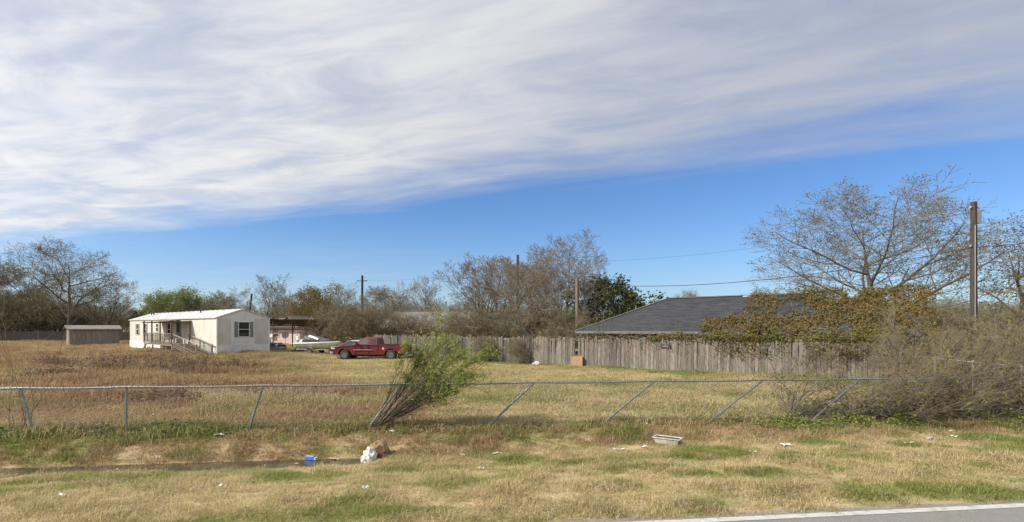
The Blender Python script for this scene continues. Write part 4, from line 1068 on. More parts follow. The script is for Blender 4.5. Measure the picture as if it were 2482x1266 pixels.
# vine growing over the right half of the brick house roof and the board fence
rs = np.random.RandomState(21)
def vine(name, label, boxes, m, n, size, seed, twn=140):
    rs = np.random.RandomState(seed); P = []
    for (s0, s1, v0, v1, zf) in boxes:
        k = int(n / len(boxes)); s = rs.uniform(s0, s1, k); v = rs.uniform(v0, v1, k); nz = fbm(s * 1.1, v * 1.3, 3)
        z = zf(s, v) + (nz - .30) * 1.1 * rs.rand(k) ** .8; keep = nz > .36
        P.append(np.stack([FENCE_P.x + FENCE_U.x * s + FENCE_V.x * v, FENCE_P.y + FENCE_U.y * s + FENCE_V.y * v, z], -1)[keep])
    P = np.concatenate(P); r = thing(name, label, 'vine', (P[:, 0].mean(), P[:, 1].mean(), 0)); c = np.array([r.location.x, r.location.y, 0]); P = P - c
    link(bpy.data.objects.new('foliage', leaves('foliage', P, len(P), size, .05, m, rs, 1.0)), r)
    tw = []
    for i in range(twn):
        p = P[rs.randint(len(P))]; q = [p]; d = rs.normal(0, 1, 3) * np.array([1, 1, .5]); d /= np.linalg.norm(d)
        for j in range(6): d = d + rs.normal(0, .25, 3); d /= np.linalg.norm(d); q.append(q[-1] + d * .22)
        tw.append((np.array(q), np.linspace(.014, .004, 7)))
    tube_obj('stems', tw, M_twig, r, 3, False)
roofz = lambda s, v: BE + .12 + np.clip((v - 2.0) / (BD / 2), 0, 1) * (BP - BE) * (1 - 0)
def top_(s, v): return 1.72 + 0 * s
vine('roof_vine', 'rusty olive vine sprawling over the right half of the dark roof', [(6.8, 16.0, 1.7, 3.3, roofz), (8.6, 16.8, 1.7, 6.6, roofz), (11.0, 17.2, 1.7, 6.6, roofz), (7.5, 16, 1.4, 2.4, lambda s, v: 1.8 + .35 * rs.rand(len(s)))], M_lrust, 44000, .11, 31, 300)
vine('roof_vine', 'olive vine on top of the grey boards below the dark roof', [(4.5, 15.2, -.15, .5, top_), (8, 15.4, -.22, .12, lambda s, v: 1.9 - rs.rand(len(s)) ** 2 * 1.1)], M_lolive, 9000, .09, 33, 160)
vine('fence_vine', 'bare brown vine stems creeping along the top of the grey boards', [(-1.5, 9, -.12, .5, lambda s, v: 1.62 + 0 * s)], M_lbrown, 1300, .09, 35, 170)
# brush wall on the right behind the side fence
lab = ['brown brush right of the brick house, nearest the roof vine', 'brown brush below the tall utility pole on the right', 'brown brush left of the tall utility pole', 'brown brush at the right frame edge behind the side fence',
       'olive brush above the side fence rail', 'olive brush at the end of the board fence', 'tan brush just behind the left part of the side fence', 'tan brush just behind the middle of the side fence', 'tan brush just behind the side fence at the right frame edge']
for k, (px, Z, s, key) in enumerate(((2105, 25.5, .62, 'scrub'), (2370, 25, .62, 'scrub'), (2240, 28, .66, 'scrub2'), (2490, 26, .66, 'scrub2'), (2310, 22, .42, 'scrub2'), (2015, 23.8, .40, 'scrub'), (2180, 20.5, .46, 'scrub2'), (2345, 19.5, .46, 'scrub'), (2475, 18.5, .46, 'scrub2'))):
    T(key, 'thicket_bush', lab[k], 'bush', px, Z, k * 1.3, s, 'brush beyond the side fence')

# ------------------------------------------------------------------ poles and wires
M_pole = mat('pole_wood', (0.085, 0.062, 0.048), (0.04, 0.03, 0.024), 6, 0.95, 0.4, 20, stretch=(3, 3, .3))
M_polep = mat('pale_pole_wood', (0.22, 0.18, 0.14), (0.14, 0.115, 0.09), 4, 0.95, 0.4, 20, stretch=(3, 3, .3))
def pole(label, px, Z, top, r, m=M_pole, cross=None, lean=(0, 0), name='utility_pole'):
    p = at(px, Z); H = zpix(top, Z); o = thing(name, label, 'pole', p)
    tube_obj('shaft', [(np.array([(0, 0, -.2), (lean[0] * .5, lean[1] * .5, H * .5), (lean[0], lean[1], H)]), np.array([r * 1.15, r, r * .9])), (np.array([(lean[0], lean[1], H), (lean[0], lean[1], H + .02)]), np.array([r * .9, .01]))], m, o, 10)
    if cross:
        for dz, ln in cross:
            MB().beam((lean[0] - ln, 0, H - dz), (lean[0] + ln, 0, H - dz), .10, .12).build('crossarm', m, o)
            for sx in (-.9, .9): MB().lathe([(.03, 0), (.05, .05), (.05, .10), (0, .14)], 'z', (lean[0] + sx * ln, 0, H - dz + .06), 8).build('insulator', M_steel, o)
    return Vector((p.x + lean[0], p.y + lean[1], H))
pA = pole('thick dark utility pole in front of the large tree on the right', 2360, 26, 490, .15)
o_ = [o for o in C.objects if o.name.startswith('utility_pole')][-1]
MB().beam((0, 0, pA.z - .25), (.32, -.05, pA.z + .28), .035, .035).build('bracket', M_steel, o_)
MB().box(.1, .3, -.12, .12, pA.z - 1.1, pA.z - .45).build('fitting', M_steel, o_, .02)
for k_, (zz_, sx_) in enumerate(((.35, -1), (.35, 1), (2.3, -1))):
    MB().lathe([(.02, 0), (.05, .03), (.035, .06), (.055, .09), (.02, .13)], 'z', (sx_ * .2, -.05, pA.z - zz_), 10).build('insulator', M_block, o_)
MB().beam((-.06, -.15, .1), (-.05, -.14, pA.z - 1.2), .035, .03).build('conduit', M_steel, o_)
MB().box(-.05, .05, -.19, -.17, 1.9, 2.1).build('tag_plate', M_steel, o_)
pB = pole('slender dark utility pole among the bare middle trees', 1255, 62, 618, .17)
pC = pole('short pale pole with a cut top left of the evergreen tree', 1399, 44, 673, .17, M_polep)
pD = pole('distant dark utility pole with a small crossarm above the pickup', 878, 84, 668, .20, cross=((.9, .8),))
pE = pole('small distant pole right of the evergreen tree', 1517, 90, 702, .2, M_polep)
pF = pole('dark leaning snag pole behind the white roof ridge', 476, 100, 716, .22, lean=(-.0, 0), cross=((1.2, .7),))
pG = pole('dark broken trunk behind the near gable of the mobile home', 596, 86, 712, .17, M_pole, lean=(1.0, 0), name='broken_trunk')
def wire(label, a, b, sag, r=.012):
    pts = np.array([tuple(a.lerp(b, f) - Vector((0, 0, sag * 4 * f * (1 - f)))) for f in np.linspace(0, 1, 24)])
    o = tube_obj('power_line', [(pts, np.full(24, r))], M_blackp, None, 4); tag(o, label, 'cable', 'power lines'); return o
wire('thick cable sagging from the evergreen tree to the tall right pole', Vector((pC.x, pC.y, pC.z - .5)), Vector((pA.x, pA.y, pA.z - 2.3)), .9, .020)
wire('cable leaving the tall right pole towards the right frame edge', Vector((pA.x, pA.y, pA.z - 2.3)), Vector((pA.x + 9, pA.y - 3, pA.z - .9)), .3, .018)
wire('faint high wire crossing the blue sky to the tall right pole', Vector((pB.x, pB.y, pB.z - .4)), Vector((pA.x, pA.y, pA.z - .5)), 1.2, .007)
wire('faint distant wire between the crossarm pole and the middle trees', Vector((pD.x, pD.y, pD.z - .8)), Vector((pB.x, pB.y, pB.z - 1.2)), .6, .009)

# ------------------------------------------------------------------ pickup truck
M_red = mat('maroon_paint', (0.15, 0.010, 0.017), (0.12, 0.009, 0.014), 2, 0.35, coat=0.4, dirt=(0.14, 0.045, 0.04), dirt_scale=1.4, dirt_amt=0.35)
M_chrome = mat('dull_chrome', (0.52, 0.52, 0.52), (0.42, 0.42, 0.41), 5, 0.32, metal=0.8)
M_tyre = mat('tyre_rubber', (0.022, 0.021, 0.02), (0.04, 0.038, 0.034), 8, 0.9)
M_lens = mat('lamp_lens', (0.62, 0.58, 0.50), (0.50, 0.45, 0.38), 8, 0.25)
M_amber = mat('tail_lens', (0.32, 0.05, 0.02), None, rough=0.3)
M_tint = glass_mat('tinted_glass', (0.03, 0.04, 0.045), 0.05)
M_greeny = glass_mat('side_glass', (0.09, 0.12, 0.11), 0.05)

M_rim = mat('dull_rim', (0.10, 0.10, 0.10), (0.16, 0.155, 0.15), 9, 0.5, metal=0.4)
def arc(cx, cz, r, a0, a1, n): return [(cx + r * math.cos(R(a0 + (a1 - a0) * k / n)), cz + r * math.sin(R(a0 + (a1 - a0) * k / n))) for k in range(n + 1)]
def wheel(parent, x, y, r, wdt, rimr, side):
    o = MB().lathe([(r * .72, -wdt / 2), (r * .95, -wdt / 2), (r, -wdt * .36), (r, wdt * .36), (r * .95, wdt / 2), (r * .72, wdt / 2)], 'y', (x, y, r), 22).build('wheel', M_tyre, parent, smooth=True)
    yo = y + side * wdt * .44
    MB().lathe([(rimr, -.03), (rimr, .015), (rimr * .86, .02), (rimr * .80, -.01), (rimr * .2, -.01), (rimr * .2, .03), (0, .035)], 'y', (x, yo, r), 20).build('rim', M_rim, o)
    for k in range(5):
        a = k * 2 * math.pi / 5
        MB().beam((x + rimr * .15 * math.cos(a), yo + side * .015, r + rimr * .15 * math.sin(a)), (x + rimr * .85 * math.cos(a), yo + side * .018, r + rimr * .85 * math.sin(a)), rimr * .34, .02, (0, 1, 0)).build('spoke', M_chrome, o)
    return o
tp = at(903, 38.6)
truck = thing('pickup_truck', 'maroon extended-cab pickup truck parked facing left on the grass', 'pickup truck', (tp.x, tp.y, -.04), R(-3))
L2 = 2.82
def X_(x): return x - L2
RW, FX, RX, ZB = .37, 1.02, 4.50, .40
low = [(0.12, ZB), (0.03, .55), (0.0, .70)] 
prof = [(.10, .46), (.02, .62), (.03, .80), (.10, .93), (.28, .99), (.8, 1.05), (1.50, 1.10), (1.62, 1.13), (3.52, 1.13), (3.52, .42)]
prof += [(FX + .50, .42)] + [(a, b) for a, b in arc(FX, .37, .49, 5, 175, 12)] + [(FX - .50, .46)]
def side(p, y): return (X_(p[0]), y, p[1])
W_ = .96
def body_ring(y, inset):
    return [(X_(p[0] + (inset * .6 if p[0] < .2 else 0)), y, p[1] - (inset if p[1] > .95 else 0)) for p in prof]
bd = MB().loft([body_ring(-W_ + .06, .05), body_ring(-W_, .09) if False else body_ring(-W_ + .02, .03), body_ring(-W_ + .02, .03), body_ring(-.6, 0), body_ring(.6, 0), body_ring(W_ - .02, .03), body_ring(W_ - .06, .05)])
body = bd.build('body', M_red, truck, .025)
# cab greenhouse
def cabring(z, xf, xr, hw): return [(X_(xf), -hw, z), (X_(xr), -hw, z), (X_(xr), hw, z), (X_(xf), hw, z)]
cab = MB().loft([cabring(1.10, 1.55, 3.50, .90), cabring(1.12, 1.58, 3.50, .90), cabring(1.62, 2.34, 3.40, .74), cabring(1.69, 2.52, 3.33, .64)]).build('cab', M_red, truck, .04)
def on_side(x, z, sgn, o=.006):
    hw = .90 + (.74 - .90) * (z - 1.12) / .5; return (X_(x), sgn * (hw + o), z)
for sgn in (-1, 1):
    q = [(1.98, 1.17), (2.74, 1.17), (2.74, 1.57), (2.42, 1.57)]
    MB().add([on_side(x, z, sgn) for x, z in q] + [on_side(x, z, sgn, -.02) for x, z in q], [(0, 1, 2, 3), (4, 5, 6, 7), (0, 1, 5, 4), (1, 2, 6, 5), (2, 3, 7, 6), (3, 0, 4, 7)]).build('side_window', M_greeny, cab)
    q = [(2.92, 1.17), (3.36, 1.17), (3.30, 1.56), (2.92, 1.56)]
    MB().add([on_side(x, z, sgn) for x, z in q] + [on_side(x, z, sgn, -.02) for x, z in q], [(0, 1, 2, 3), (4, 5, 6, 7), (0, 1, 5, 4), (1, 2, 6, 5), (2, 3, 7, 6), (3, 0, 4, 7)]).build('side_window', M_tint, cab)
    MB().box(X_(1.86), X_(2.02), min(sgn * .93, sgn * 1.12), max(sgn * .93, sgn * 1.12), 1.15, 1.34).build('mirror', M_blackp, truck, .03)
    MB().box(X_(1.72), X_(3.10), min(sgn * .938, sgn * .975), max(sgn * .938, sgn * .975), .74, .79).build('side_moulding', M_chrome, truck)
    MB().box(X_(2.62), X_(2.76), min(sgn * .938, sgn * .98), max(sgn * .938, sgn * .98), .99, 1.03).build('door_handle', M_blackp, truck)
    for xx in (1.80, 2.83): MB().box(X_(xx) - .006, X_(xx) + .006, min(sgn * .90, sgn * .9425), max(sgn * .90, sgn * .9425), .46, 1.08).build('door_seam', M_blackp, truck)
    MB().box(X_(-.005), X_(.16), min(sgn * .52, sgn * .90), max(sgn * .52, sgn * .90), .80, .93).build('headlight', M_lens, truck, .03)
    MB().box(X_(.06), X_(.30), min(sgn * .915, sgn * .955), max(sgn * .915, sgn * .955), .80, .90).build('side_lamp', M_lens, truck, .01)
    MB().box(X_(5.555), X_(5.60), min(sgn * .78, sgn * .94), max(sgn * .78, sgn * .94), .72, 1.06).build('tail_light', M_amber, truck, .01)
ws = [(1.66, 1.155, .82), (2.31, 1.60, .70)]
MB().add([(X_(1.62), -.80, 1.15), (X_(1.62), .80, 1.15), (X_(2.30), .68, 1.60), (X_(2.30), -.68, 1.60), (X_(1.66), -.80, 1.13), (X_(1.66), .80, 1.13), (X_(2.34), .68, 1.58), (X_(2.34), -.68, 1.58)],
         [(0, 1, 2, 3), (4, 5, 6, 7), (0, 1, 5, 4), (1, 2, 6, 5), (2, 3, 7, 6), (3, 0, 4, 7)]).build('windscreen', M_tint, cab)
# bed
bp_ = [(3.55, 1.10), (5.58, 1.10), (5.60, 1.0), (5.57, .62), (5.50, .48), (RX + .50, .46)] + arc(RX, .37, .49, 5, 175, 12) + [(RX - .50, .42), (3.55, .42)]
for sgn in (-1, 1):
    MB().prism(bp_, lambda p: (X_(p[0]), sgn * W_ * .985, p[1]), lambda p: (X_(p[0]), sgn * .80, p[1])).build('bed_side', M_red, truck, .02)
    MB().box(X_(3.56), X_(5.57), min(sgn * .79, sgn * .96), max(sgn * .79, sgn * .96), 1.103, 1.15).build('bed_rail', M_blackp, truck, .01)
MB().box(X_(3.55), X_(5.5), -.795, .795, .62, .70).build('bed_floor', M_blackp, truck)
MB().box(X_(3.53), X_(3.58), -.79, .79, .62, 1.09).build('bed_front', M_blackp, truck)
MB().box(X_(5.50), X_(5.57), -.79, .79, .58, 1.10).build('tailgate', M_red, truck, .015)
MB().box(X_(5.50), X_(5.74), -.92, .92, .42, .58).build('rear_bumper', M_chrome, truck, .03)
MB().box(X_(-.08), X_(.16), -.93, .93, .40, .62).build('front_bumper', M_chrome, truck, .05)
MB().box(X_(-.015), X_(.05), -.50, .50, .66, .92).build('grille', M_blackp, truck, .02)
MB().lathe([(.085, -.968), (.085, -.955), (0, -.955)], 'y', (X_(3.92), 0, .86), 14).build('fuel_cap', M_lens, truck)
for x in (FX, RX):
    for sgn in (-1, 1): wheel(truck, X_(x), sgn * .83, .37, .24, .23, sgn)
MB().box(X_(.5), X_(5.4), -.55, .55, .30, .46).build('chassis', M_blackp, truck)

# ---- dark car behind the pickup
cpz = at(868, 41.6)
car = thing('parked_car', 'dark car with pale roof hidden behind the pickup truck', 'car', (cpz.x, cpz.y, 0), R(-14))
cprof = [(0.0, .45), (.02, .68), (.25, .80), (1.15, .90), (3.9, .93), (4.35, .88), (4.42, .55), (4.35, .35), (3.95, .33)] + arc(3.5, .31, .36, 0, 180, 8) + [(3.1, .30), (1.3, .30)] + arc(.85, .31, .36, 0, 180, 8) + [(.42, .33), (.1, .36)]
M_dcar = mat('dark_car_paint', (0.03, 0.032, 0.038), (0.045, 0.047, 0.05), 3, 0.3, coat=.5)
MB().prism(cprof, lambda p: (p[0] - 2.2, -.84, p[1]), lambda p: (p[0] - 2.2, .84, p[1])).build('body', M_dcar, car, .05)
def cr(z, a, b, h): return [(a - 2.2, -h, z), (b - 2.2, -h, z), (b - 2.2, h, z), (a - 2.2, h, z)]
MB().loft([cr(.90, 1.05, 3.95, .80), cr(1.28, 1.85, 3.25, .62)]).build('glasshouse', M_tint, car, .03)
MB().loft([cr(1.283, 1.80, 3.30, .64), cr(1.335, 1.95, 3.15, .56)]).build('roof', mat('silver_paint', (0.55, 0.56, 0.57), (0.48, 0.49, 0.5), 3, 0.3, metal=.3), car, .02)
for sgn in (-1, 1):
    MB().beam((1.05 - 2.2, sgn * .79, .92), (1.83 - 2.2, sgn * .635, 1.29), .05, .04).build('pillar', M_chrome, car)
    for x in (.85, 3.5): wheel(car, x - 2.2, sgn * .72, .31, .2, .2, sgn)

# ---- boat on a trailer
bpz = at(773, 45.0)
boat = thing('motor_boat', 'pale fibreglass motor boat with a dark cover, left of the pickup', 'boat', (bpz.x, bpz.y, .0), R(-16)); boat.scale = (.84, .9, .95)
M_hull = mat('pale_hull', (0.60, 0.62, 0.50), (0.50, 0.52, 0.40), 2, 0.4, dirt=(0.30, 0.29, 0.2), dirt_scale=1.6, dirt_amt=.5)
M_cover = mat('dark_cover', (0.035, 0.04, 0.045), (0.075, 0.08, 0.085), 4, 0.6, .3, 12)
def hull_ring(x):
    f = (x + 2.4) / 5.0; wd = .92 * (1 - max(0, (f - .45) / .55) ** 2.2) + .02; zb = .50 + .45 * max(0, (f - .55) / .45) ** 2; zt = 1.05 + .16 * f
    return [(x, -wd, zt), (x, -wd * .93, zt - .22), (x, -wd * .72, zb + .14), (x, 0, zb), (x, wd * .72, zb + .14), (x, wd * .93, zt - .22), (x, wd, zt), (x, wd * .8, zt + .02), (x, 0, zt + .03), (x, -wd * .8, zt + .02)]
MB().loft([hull_ring(x) for x in np.linspace(-2.4, 2.58, 14)]).build('hull', M_hull, boat, 0, True)
MB().loft([[(x, s * (.93 * (1 - max(0, ((x + 2.4) / 5 - .45) / .55) ** 2.2) + .045), 1.0 + .16 * (x + 2.4) / 5 + dz) for s, dz in ((-1, -.03), (-1, .04), (1, .04), (1, -.03))] for x in np.linspace(-2.42, 2.5, 14)]).build('gunwale', M_trim, boat)
cv = []
for x, h, w_ in ((-1.5, .12, .75), (-1.35, .62, .72), (-.6, .58, .70), (.2, .42, .64), (1.1, .18, .5), (2.0, .06, .25)):
    zt = 1.10 + .16 * (x + 2.4) / 5; cv.append([(x, -w_, zt), (x, -w_ * .72, zt + h * .9), (x, 0, zt + h), (x, w_ * .72, zt + h * .9), (x, w_, zt)])
MB().loft(cv).build('cover', M_cover, boat, 0, True)
MB().beam((-.75, -.60, 1.72), (.35, -.55, 1.42), .2, .03, (0, -.8, .6)).build('windscreen', M_trim, boat)
mo = MB().loft([[(x, -.16, z) for x, z in ((-2.75, 1.28), (-2.42, 1.28), (-2.44, 1.62), (-2.66, 1.68))], [(x, .16, z) for x, z in ((-2.75, 1.28), (-2.42, 1.28), (-2.44, 1.62), (-2.66, 1.68))]]).build('motor', M_trim, boat, .05)
MB().box(-2.64, -2.48, -.06, .06, .55, 1.28).build('motor_leg', M_block, mo)
MB().lathe([(.0, -.08), (.05, -.05), (.06, .1), (0, .12)], 'x', (-2.62, 0, .5), 8).build('propeller_hub', M_block, mo)
trl = thing('boat_trailer', 'steel trailer carrying the pale motor boat', 'trailer', (bpz.x, bpz.y, .0), R(-16)); trl.scale = (.84, .9, .95)
for sgn in (-1, 1):
    MB().beam((-2.3, sgn * .62, .48), (1.4, sgn * .55, .48), .08, .10).build('side_rail', M_chrome, trl)
    MB().beam((1.4, sgn * .55, .48), (3.2, 0, .48), .08, .10).build('drawbar', M_chrome, trl)
    MB().beam((-1.9, sgn * .45, .53), (-1.9, sgn * .5, .72), .08, .2).build('bunk', M_oldwood, trl)
    wheel(trl, -.35, sgn * .88, .29, .18, .17, sgn)
    MB().loft([[(-.35 + .40 * math.cos(R(a)), sgn * .78, .32 + .36 * math.sin(R(a))), (-.35 + .40 * math.cos(R(a)), sgn * 1.0, .32 + .36 * math.sin(R(a))), (-.35 + .38 * math.cos(R(a)), sgn * 1.0, .32 + .34 * math.sin(R(a))), (-.35 + .38 * math.cos(R(a)), sgn * .78, .32 + .34 * math.sin(R(a)))] for a in range(10, 171, 16)]).build('mudguard', M_block, trl)
MB().beam((-.35, -.8, .29), (-.35, .8, .29), .06, .06).build('axle', M_steel, trl)
MB().beam((3.1, 0, -.02), (3.1, 0, .5), .06, .06).build('jack', M_steel, trl)
# spare engine / dark junk left of the boat and under the carport
def lump(name, label, cat, loc, size, m, seed, rot=0, sub=3, amp=.22, flat=True, group=None, freq=1.7):
    bm = bmesh.new(); bmesh.ops.create_icosphere(bm, subdivisions=sub, radius=1.0); rs = random.Random(seed)
    from mathutils import noise as mn
    off = Vector((seed * 3.1, seed * 1.7, 0))
    for v in bm.verts:
        n_ = mn.fractal(v.co * freq + off, .7, 2.0, 4); v.co *= 1 + amp * n_ * 1.6
        v.co = Vector((v.co.x * size[0] / 2, v.co.y * size[1] / 2, (v.co.z if v.co.z > -.35 or not flat else -.35) * size[2] / 1.35 + size[2] * .26))
    me = bpy.data.meshes.new(name); bm.to_mesh(me); bm.free(); me.materials.append(m)
    o = link(bpy.data.objects.new(name, me)); o.location = loc; o.rotation_euler = (0, 0, rot)
    if label: tag(o, label, cat, group)
    return o
M_tarp = mat('black_tarp', (0.018, 0.018, 0.02), (0.05, 0.05, 0.055), 5, 0.4, .4, 12)
p = at(662, 51.5); lump('tarp_heap', 'low heap under a black tarp beside the mobile home', 'heap', (p.x, p.y, 0), (2.6, 1.6, .85), M_tarp, 3)
p = at(678, 50); lump('scrap_heap', 'small pale scrap pile right of the black tarp heap', 'heap', (p.x, p.y, 0), (1.2, .9, .42), mat('scrap_grey', (0.28, 0.25, 0.24), (0.09, 0.085, 0.08), 5, .8), 5, amp=.4)
p = at(722, 46.5); lump('junk_bundle', 'dark bundle lying behind the stern of the boat', 'bundle', (p.x, p.y, 0), (1.0, .8, .6), mat('junk_dark', (0.05, 0.045, 0.04), (0.12, 0.10, 0.085), 6, .9), 6, amp=.4)
p = at(733, 48.5)
fr = thing('white_appliance', 'white discarded cabinet standing behind the boat motor', 'appliance', (p.x, p.y, 0), -.2)
MB().box(-.3, .3, -.3, .3, 0, 1.25).build('cabinet', M_block, fr, .02); MB().box(-.29, .29, -.33, -.30, .05, 1.2).build('door', M_trim, fr, .01); MB().box(.2, .24, -.36, -.33, .7, 1.0).build('handle', M_steel, fr)

# ------------------------------------------------------------------ small things on the ground
M_litter = mat('white_litter', (0.64, 0.63, 0.60), (0.50, 0.49, 0.46), 9, 0.6, .3, 30)
M_sack = mat('brown_sack', (0.34, 0.235, 0.13), (0.26, 0.17, 0.09), 7, 0.9, .4, 30)
def g_at(px, py):
    z = 0.0
    for _ in range(12):
        q = ground_at(px, py, z); z = hz1(q.x, q.y)
    q.z = z; return q
q = g_at(897, 1102)
lump('white_plastic_bag', 'crumpled white plastic bag beside the brown sack in the ditch', 'bag', q, (.27, .22, .25), M_litter, 12, amp=.24, sub=4, freq=1.5)
q2 = q + Vector((-.02, -.14, -.03)); lump('white_plastic_bag', 'loose tail of white plastic below the bag and brown sack', 'bag', q2, (.26, .22, .16), M_litter, 14, amp=.28, sub=4, freq=1.8)
q = g_at(911, 1103); lump('brown_sack', 'full brown paper sack lying on the ditch bank', 'sack', q + Vector((.02, .08, -.02)), (.44, .34, .34), M_sack, 13, amp=.14, rot=.5)
lump('maroon_cloth', 'dark maroon rag under the right side of the brown sack', 'rag', q + Vector((.10, -.03, -.03)), (.32, .22, .13), mat('maroon_cloth', (0.075, 0.022, 0.024), (0.12, 0.04, 0.04), 7, .9), 15, amp=.2, rot=.3)
# blue carton
q = g_at(754, 1120)
ca_ = thing('blue_carton', 'crushed blue drink carton lying in the muddy ditch', 'carton', (q.x, q.y, q.z + .03), R(-14))
MB().loft([[(-.115, -.045, 0), (-.115, .045, .0), (-.115, .04, .065), (-.115, -.04, .06)], [(0, -.05, 0), (0, .05, 0), (0, .045, .075), (0, -.045, .07)], [(.10, -.04, 0), (.10, .05, 0), (.10, .04, .06), (.10, -.035, .06)]]).build('box', mat('blue_card', (0.03, 0.10, 0.42), (0.05, 0.16, 0.55), 8, .5), ca_, .006)
MB().box(.101, .125, -.04, .045, .005, .06).build('flap', M_litter, ca_); MB().box(-.10, .06, -.028, .028, .073, .079).build('label_band', mat('pale_blue_card', (0.30, 0.45, 0.75), None, rough=.5), ca_)
# white planter trough
q = g_at(1618, 1078)
pl = thing('planter_trough', 'white plastic planter trough half full of soil near the wire fence', 'planter', (q.x, q.y, q.z), R(-34))
def ring(a, b, z): return [(-a, -b, z), (a, -b, z), (a, b, z), (-a, b, z)]
MB().loft([ring(.22, .09, .0), ring(.28, .13, .145), ring(.30, .15, .145), ring(.30, .15, .163), ring(.268, .118, .163), ring(.25, .105, .08)]).build('trough', mat('grubby_plastic', (0.52, 0.51, 0.48), (0.38, 0.37, 0.34), 6, 0.6, dirt=(0.22, 0.18, 0.13), dirt_scale=5, dirt_amt=.6), pl, .006)
MB().loft([ring(.258, .110, .085), ring(.268, .118, .150)]).build('soil', mat('potting_soil', (0.05, 0.025, 0.018), (0.09, 0.05, 0.035), 20, .95, .6, 60), pl)
# cardboard box and white bundle by the board fence
P = None
q = FENCE_P + FENCE_U * .12 - FENCE_V * .22
cb = thing('cardboard_box', 'tan cardboard box leaning against the gap in the grey board fence', 'box', q, R(-16))
MB().box(-.33, .33, -.16, .16, .0, .60).build('carton', mat('cardboard', (0.46, 0.29, 0.17), (0.40, 0.25, 0.145), 5, .85, .2, 20), cb, .012)
MB().box(-.02, .02, -.164, -.1605, .02, .58).build('tape', mat('tape', (0.36, 0.24, 0.14), None, rough=.4), cb)
q = ground_at(1300, 886); lump('white_bundle', 'white plastic bundle on the grass before the grey boards', 'bundle', q, (.5, .36, .22), M_litter, 22, amp=.3, sub=4)
lump('grey_rag', 'flat grey rag right of the white bundle by the boards', 'rag', q + Vector((.45, .05, -.02)), (.55, .3, .09), mat('grey_rag', (0.10, 0.105, 0.12), (0.16, 0.16, 0.17), 6, .9), 23)
# paper scraps
def scrap(label, px, py, wd, dp, seed, m=M_litter, name='paper_scrap'):
    rs = random.Random(seed); q = g_at(px, py); n = 6; wd *= .85; dp *= .8; V = []; fs = []
    ph = rs.uniform(0, 6)
    for i in range(n + 1):
        for j in range(4):
            u = i / n - .5; v = j / 3 - .5
            zz = .045 + .012 * math.sin(u * 7 + ph) + .012 * math.cos(v * 6 + ph * 2) + rs.uniform(-.008, .008)
            V.append((u * wd * (1 - .25 * abs(v)) + rs.uniform(-.01, .01), v * dp * (1 - .3 * abs(u)) + rs.uniform(-.01, .01), zz))
    for i in range(n):
        for j in range(3): a = i * 4 + j; fs.append((a, a + 4, a + 5, a + 1))
    o = MB().add(V, fs).build(name, m); o.location = q; o.rotation_euler = (0, 0, rs.uniform(-.5, .5))
    so = o.modifiers.new('thick', 'SOLIDIFY'); so.thickness = .006
    tag(o, label, 'litter', 'scraps of litter on the verge'); return o
M_pinkp = mat('pink_wrapper', (0.52, 0.24, 0.20), (0.66, 0.55, 0.5), 12, .5)
M_tanp = mat('tan_card', (0.40, 0.30, 0.17), (0.30, 0.22, 0.13), 8, .8)
M_purp = mat('violet_wrapper', (0.28, 0.24, 0.45), (0.60, 0.58, 0.62), 12, .5)
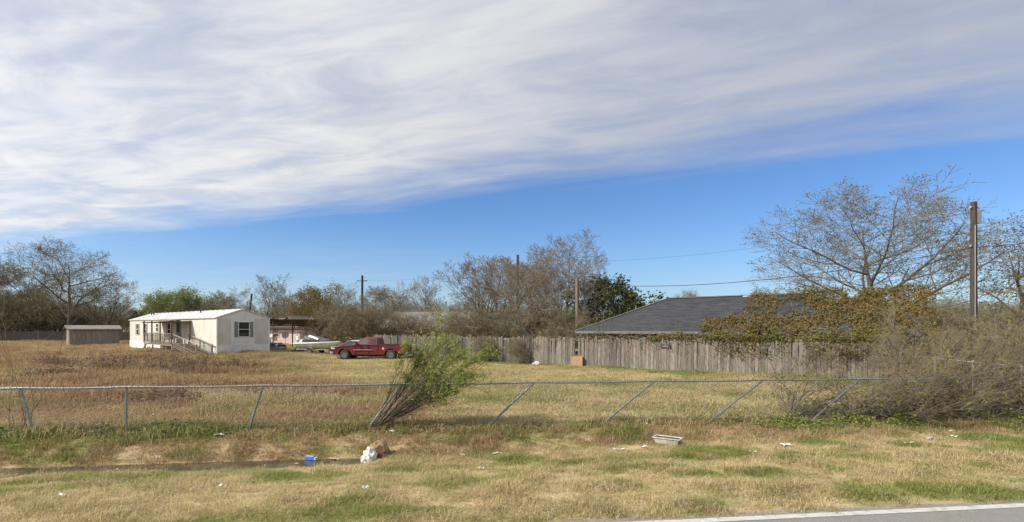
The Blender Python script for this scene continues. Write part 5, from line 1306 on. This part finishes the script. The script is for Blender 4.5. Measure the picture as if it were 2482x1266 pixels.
SC = [('white paper scrap nearest the bottom left corner', 153, 1207, .17, .10), ('white folded scrap on the lawn left of centre, near the bottom', 540, 1184, .15, .12), ('white scrap on the lawn below the brown sack', 887, 1187, .12, .09),
      ('white scrap floating in the ditch water on the left', 285, 1130, .13, .09), ('white scrap in the ditch left of the blue carton', 641, 1117, .14, .10), ('torn white plastic strip behind the ditch before the third post', 530, 1060, .28, .10),
      ('tiny white scrap on the dry lawn right of centre', 1165, 1139, .14, .05), ('long white scrap at the ditch edge left of the planter', 1500, 1094, .30, .06), ('white cup fragment just left of the planter', 1563, 1088, .14, .14),
      ('white scrap in the weeds behind the planter', 1566, 1048, .14, .12), ('white wrapper pair on the bank right of the planter', 1903, 1082, .26, .16), ('thin white scrap below the wrapper pair', 1825, 1101, .18, .06),
      ('wide flat white scrap on the right bank', 2202, 1078, .34, .10), ('white scrap at the right end of the bank', 2312, 1061, .16, .10), ('cream scrap on the green grass on the right', 2308, 1048, .20, .08),
      ('white scrap at the foot of the bent shrub', 950, 1049, .13, .08), ('tiny pale scrap in the ditch right of the brown sack', 1122, 1107, .10, .06)]
for k, (lb_, px, py, a, b) in enumerate(SC): scrap(lb_, px, py, a, b, 300 + k)
scrap('pink and white wrapper on the bank above the blue carton', 822, 1064, .20, .08, 340, M_pinkp)
scrap('tan cardboard piece in the mud left of the blue carton', 728, 1117, .26, .14, 341, M_tanp)
scrap('tan cardboard strip in the mud right of the blue carton', 812, 1117, .30, .10, 342, M_tanp)
scrap('cream wrapper at the ditch edge between sack and planter', 1205, 1103, .24, .09, 343, mat('cream_paper', (0.66, 0.55, 0.36), (0.7, 0.62, 0.48), 9, .6))
scrap('violet and white wrapper on the right bank', 2255, 1066, .28, .10, 344, M_purp)
# white board and culvert mouth on the far right
a = g_at(2385, 993); b = g_at(2520, 1008)
wp = thing('white_board', 'long white board lying in green grass at the right frame edge', 'board', (a + b) / 2 + Vector((0, 0, .05)), math.atan2(b.y - a.y, b.x - a.x))
MB().box(-1.0, 1.6, -.07, .07, 0, .05).build('plank', M_litter, wp, .005)
q = g_at(2390, 1046)
cu = thing('culvert_pipe', 'dark mouth of a drain pipe in the grass on the right', 'pipe', (q.x, q.y + .3, q.z - .02), R(8))
MB().lathe([(.20, 0), (.22, 0), (.22, 1.6), (.20, 1.6)], 'y', (0, 0, -.06), 20).build('pipe', M_rust, cu, smooth=False)
MB().lathe([(.0, .25), (.19, .25), (.19, .3), (0, .3)], 'y', (0, 0, -.06), 20).build('pipe_dark_disc', M_blackp, cu)  # black disc closing the bore, shade of the pipe's inside put in as colour
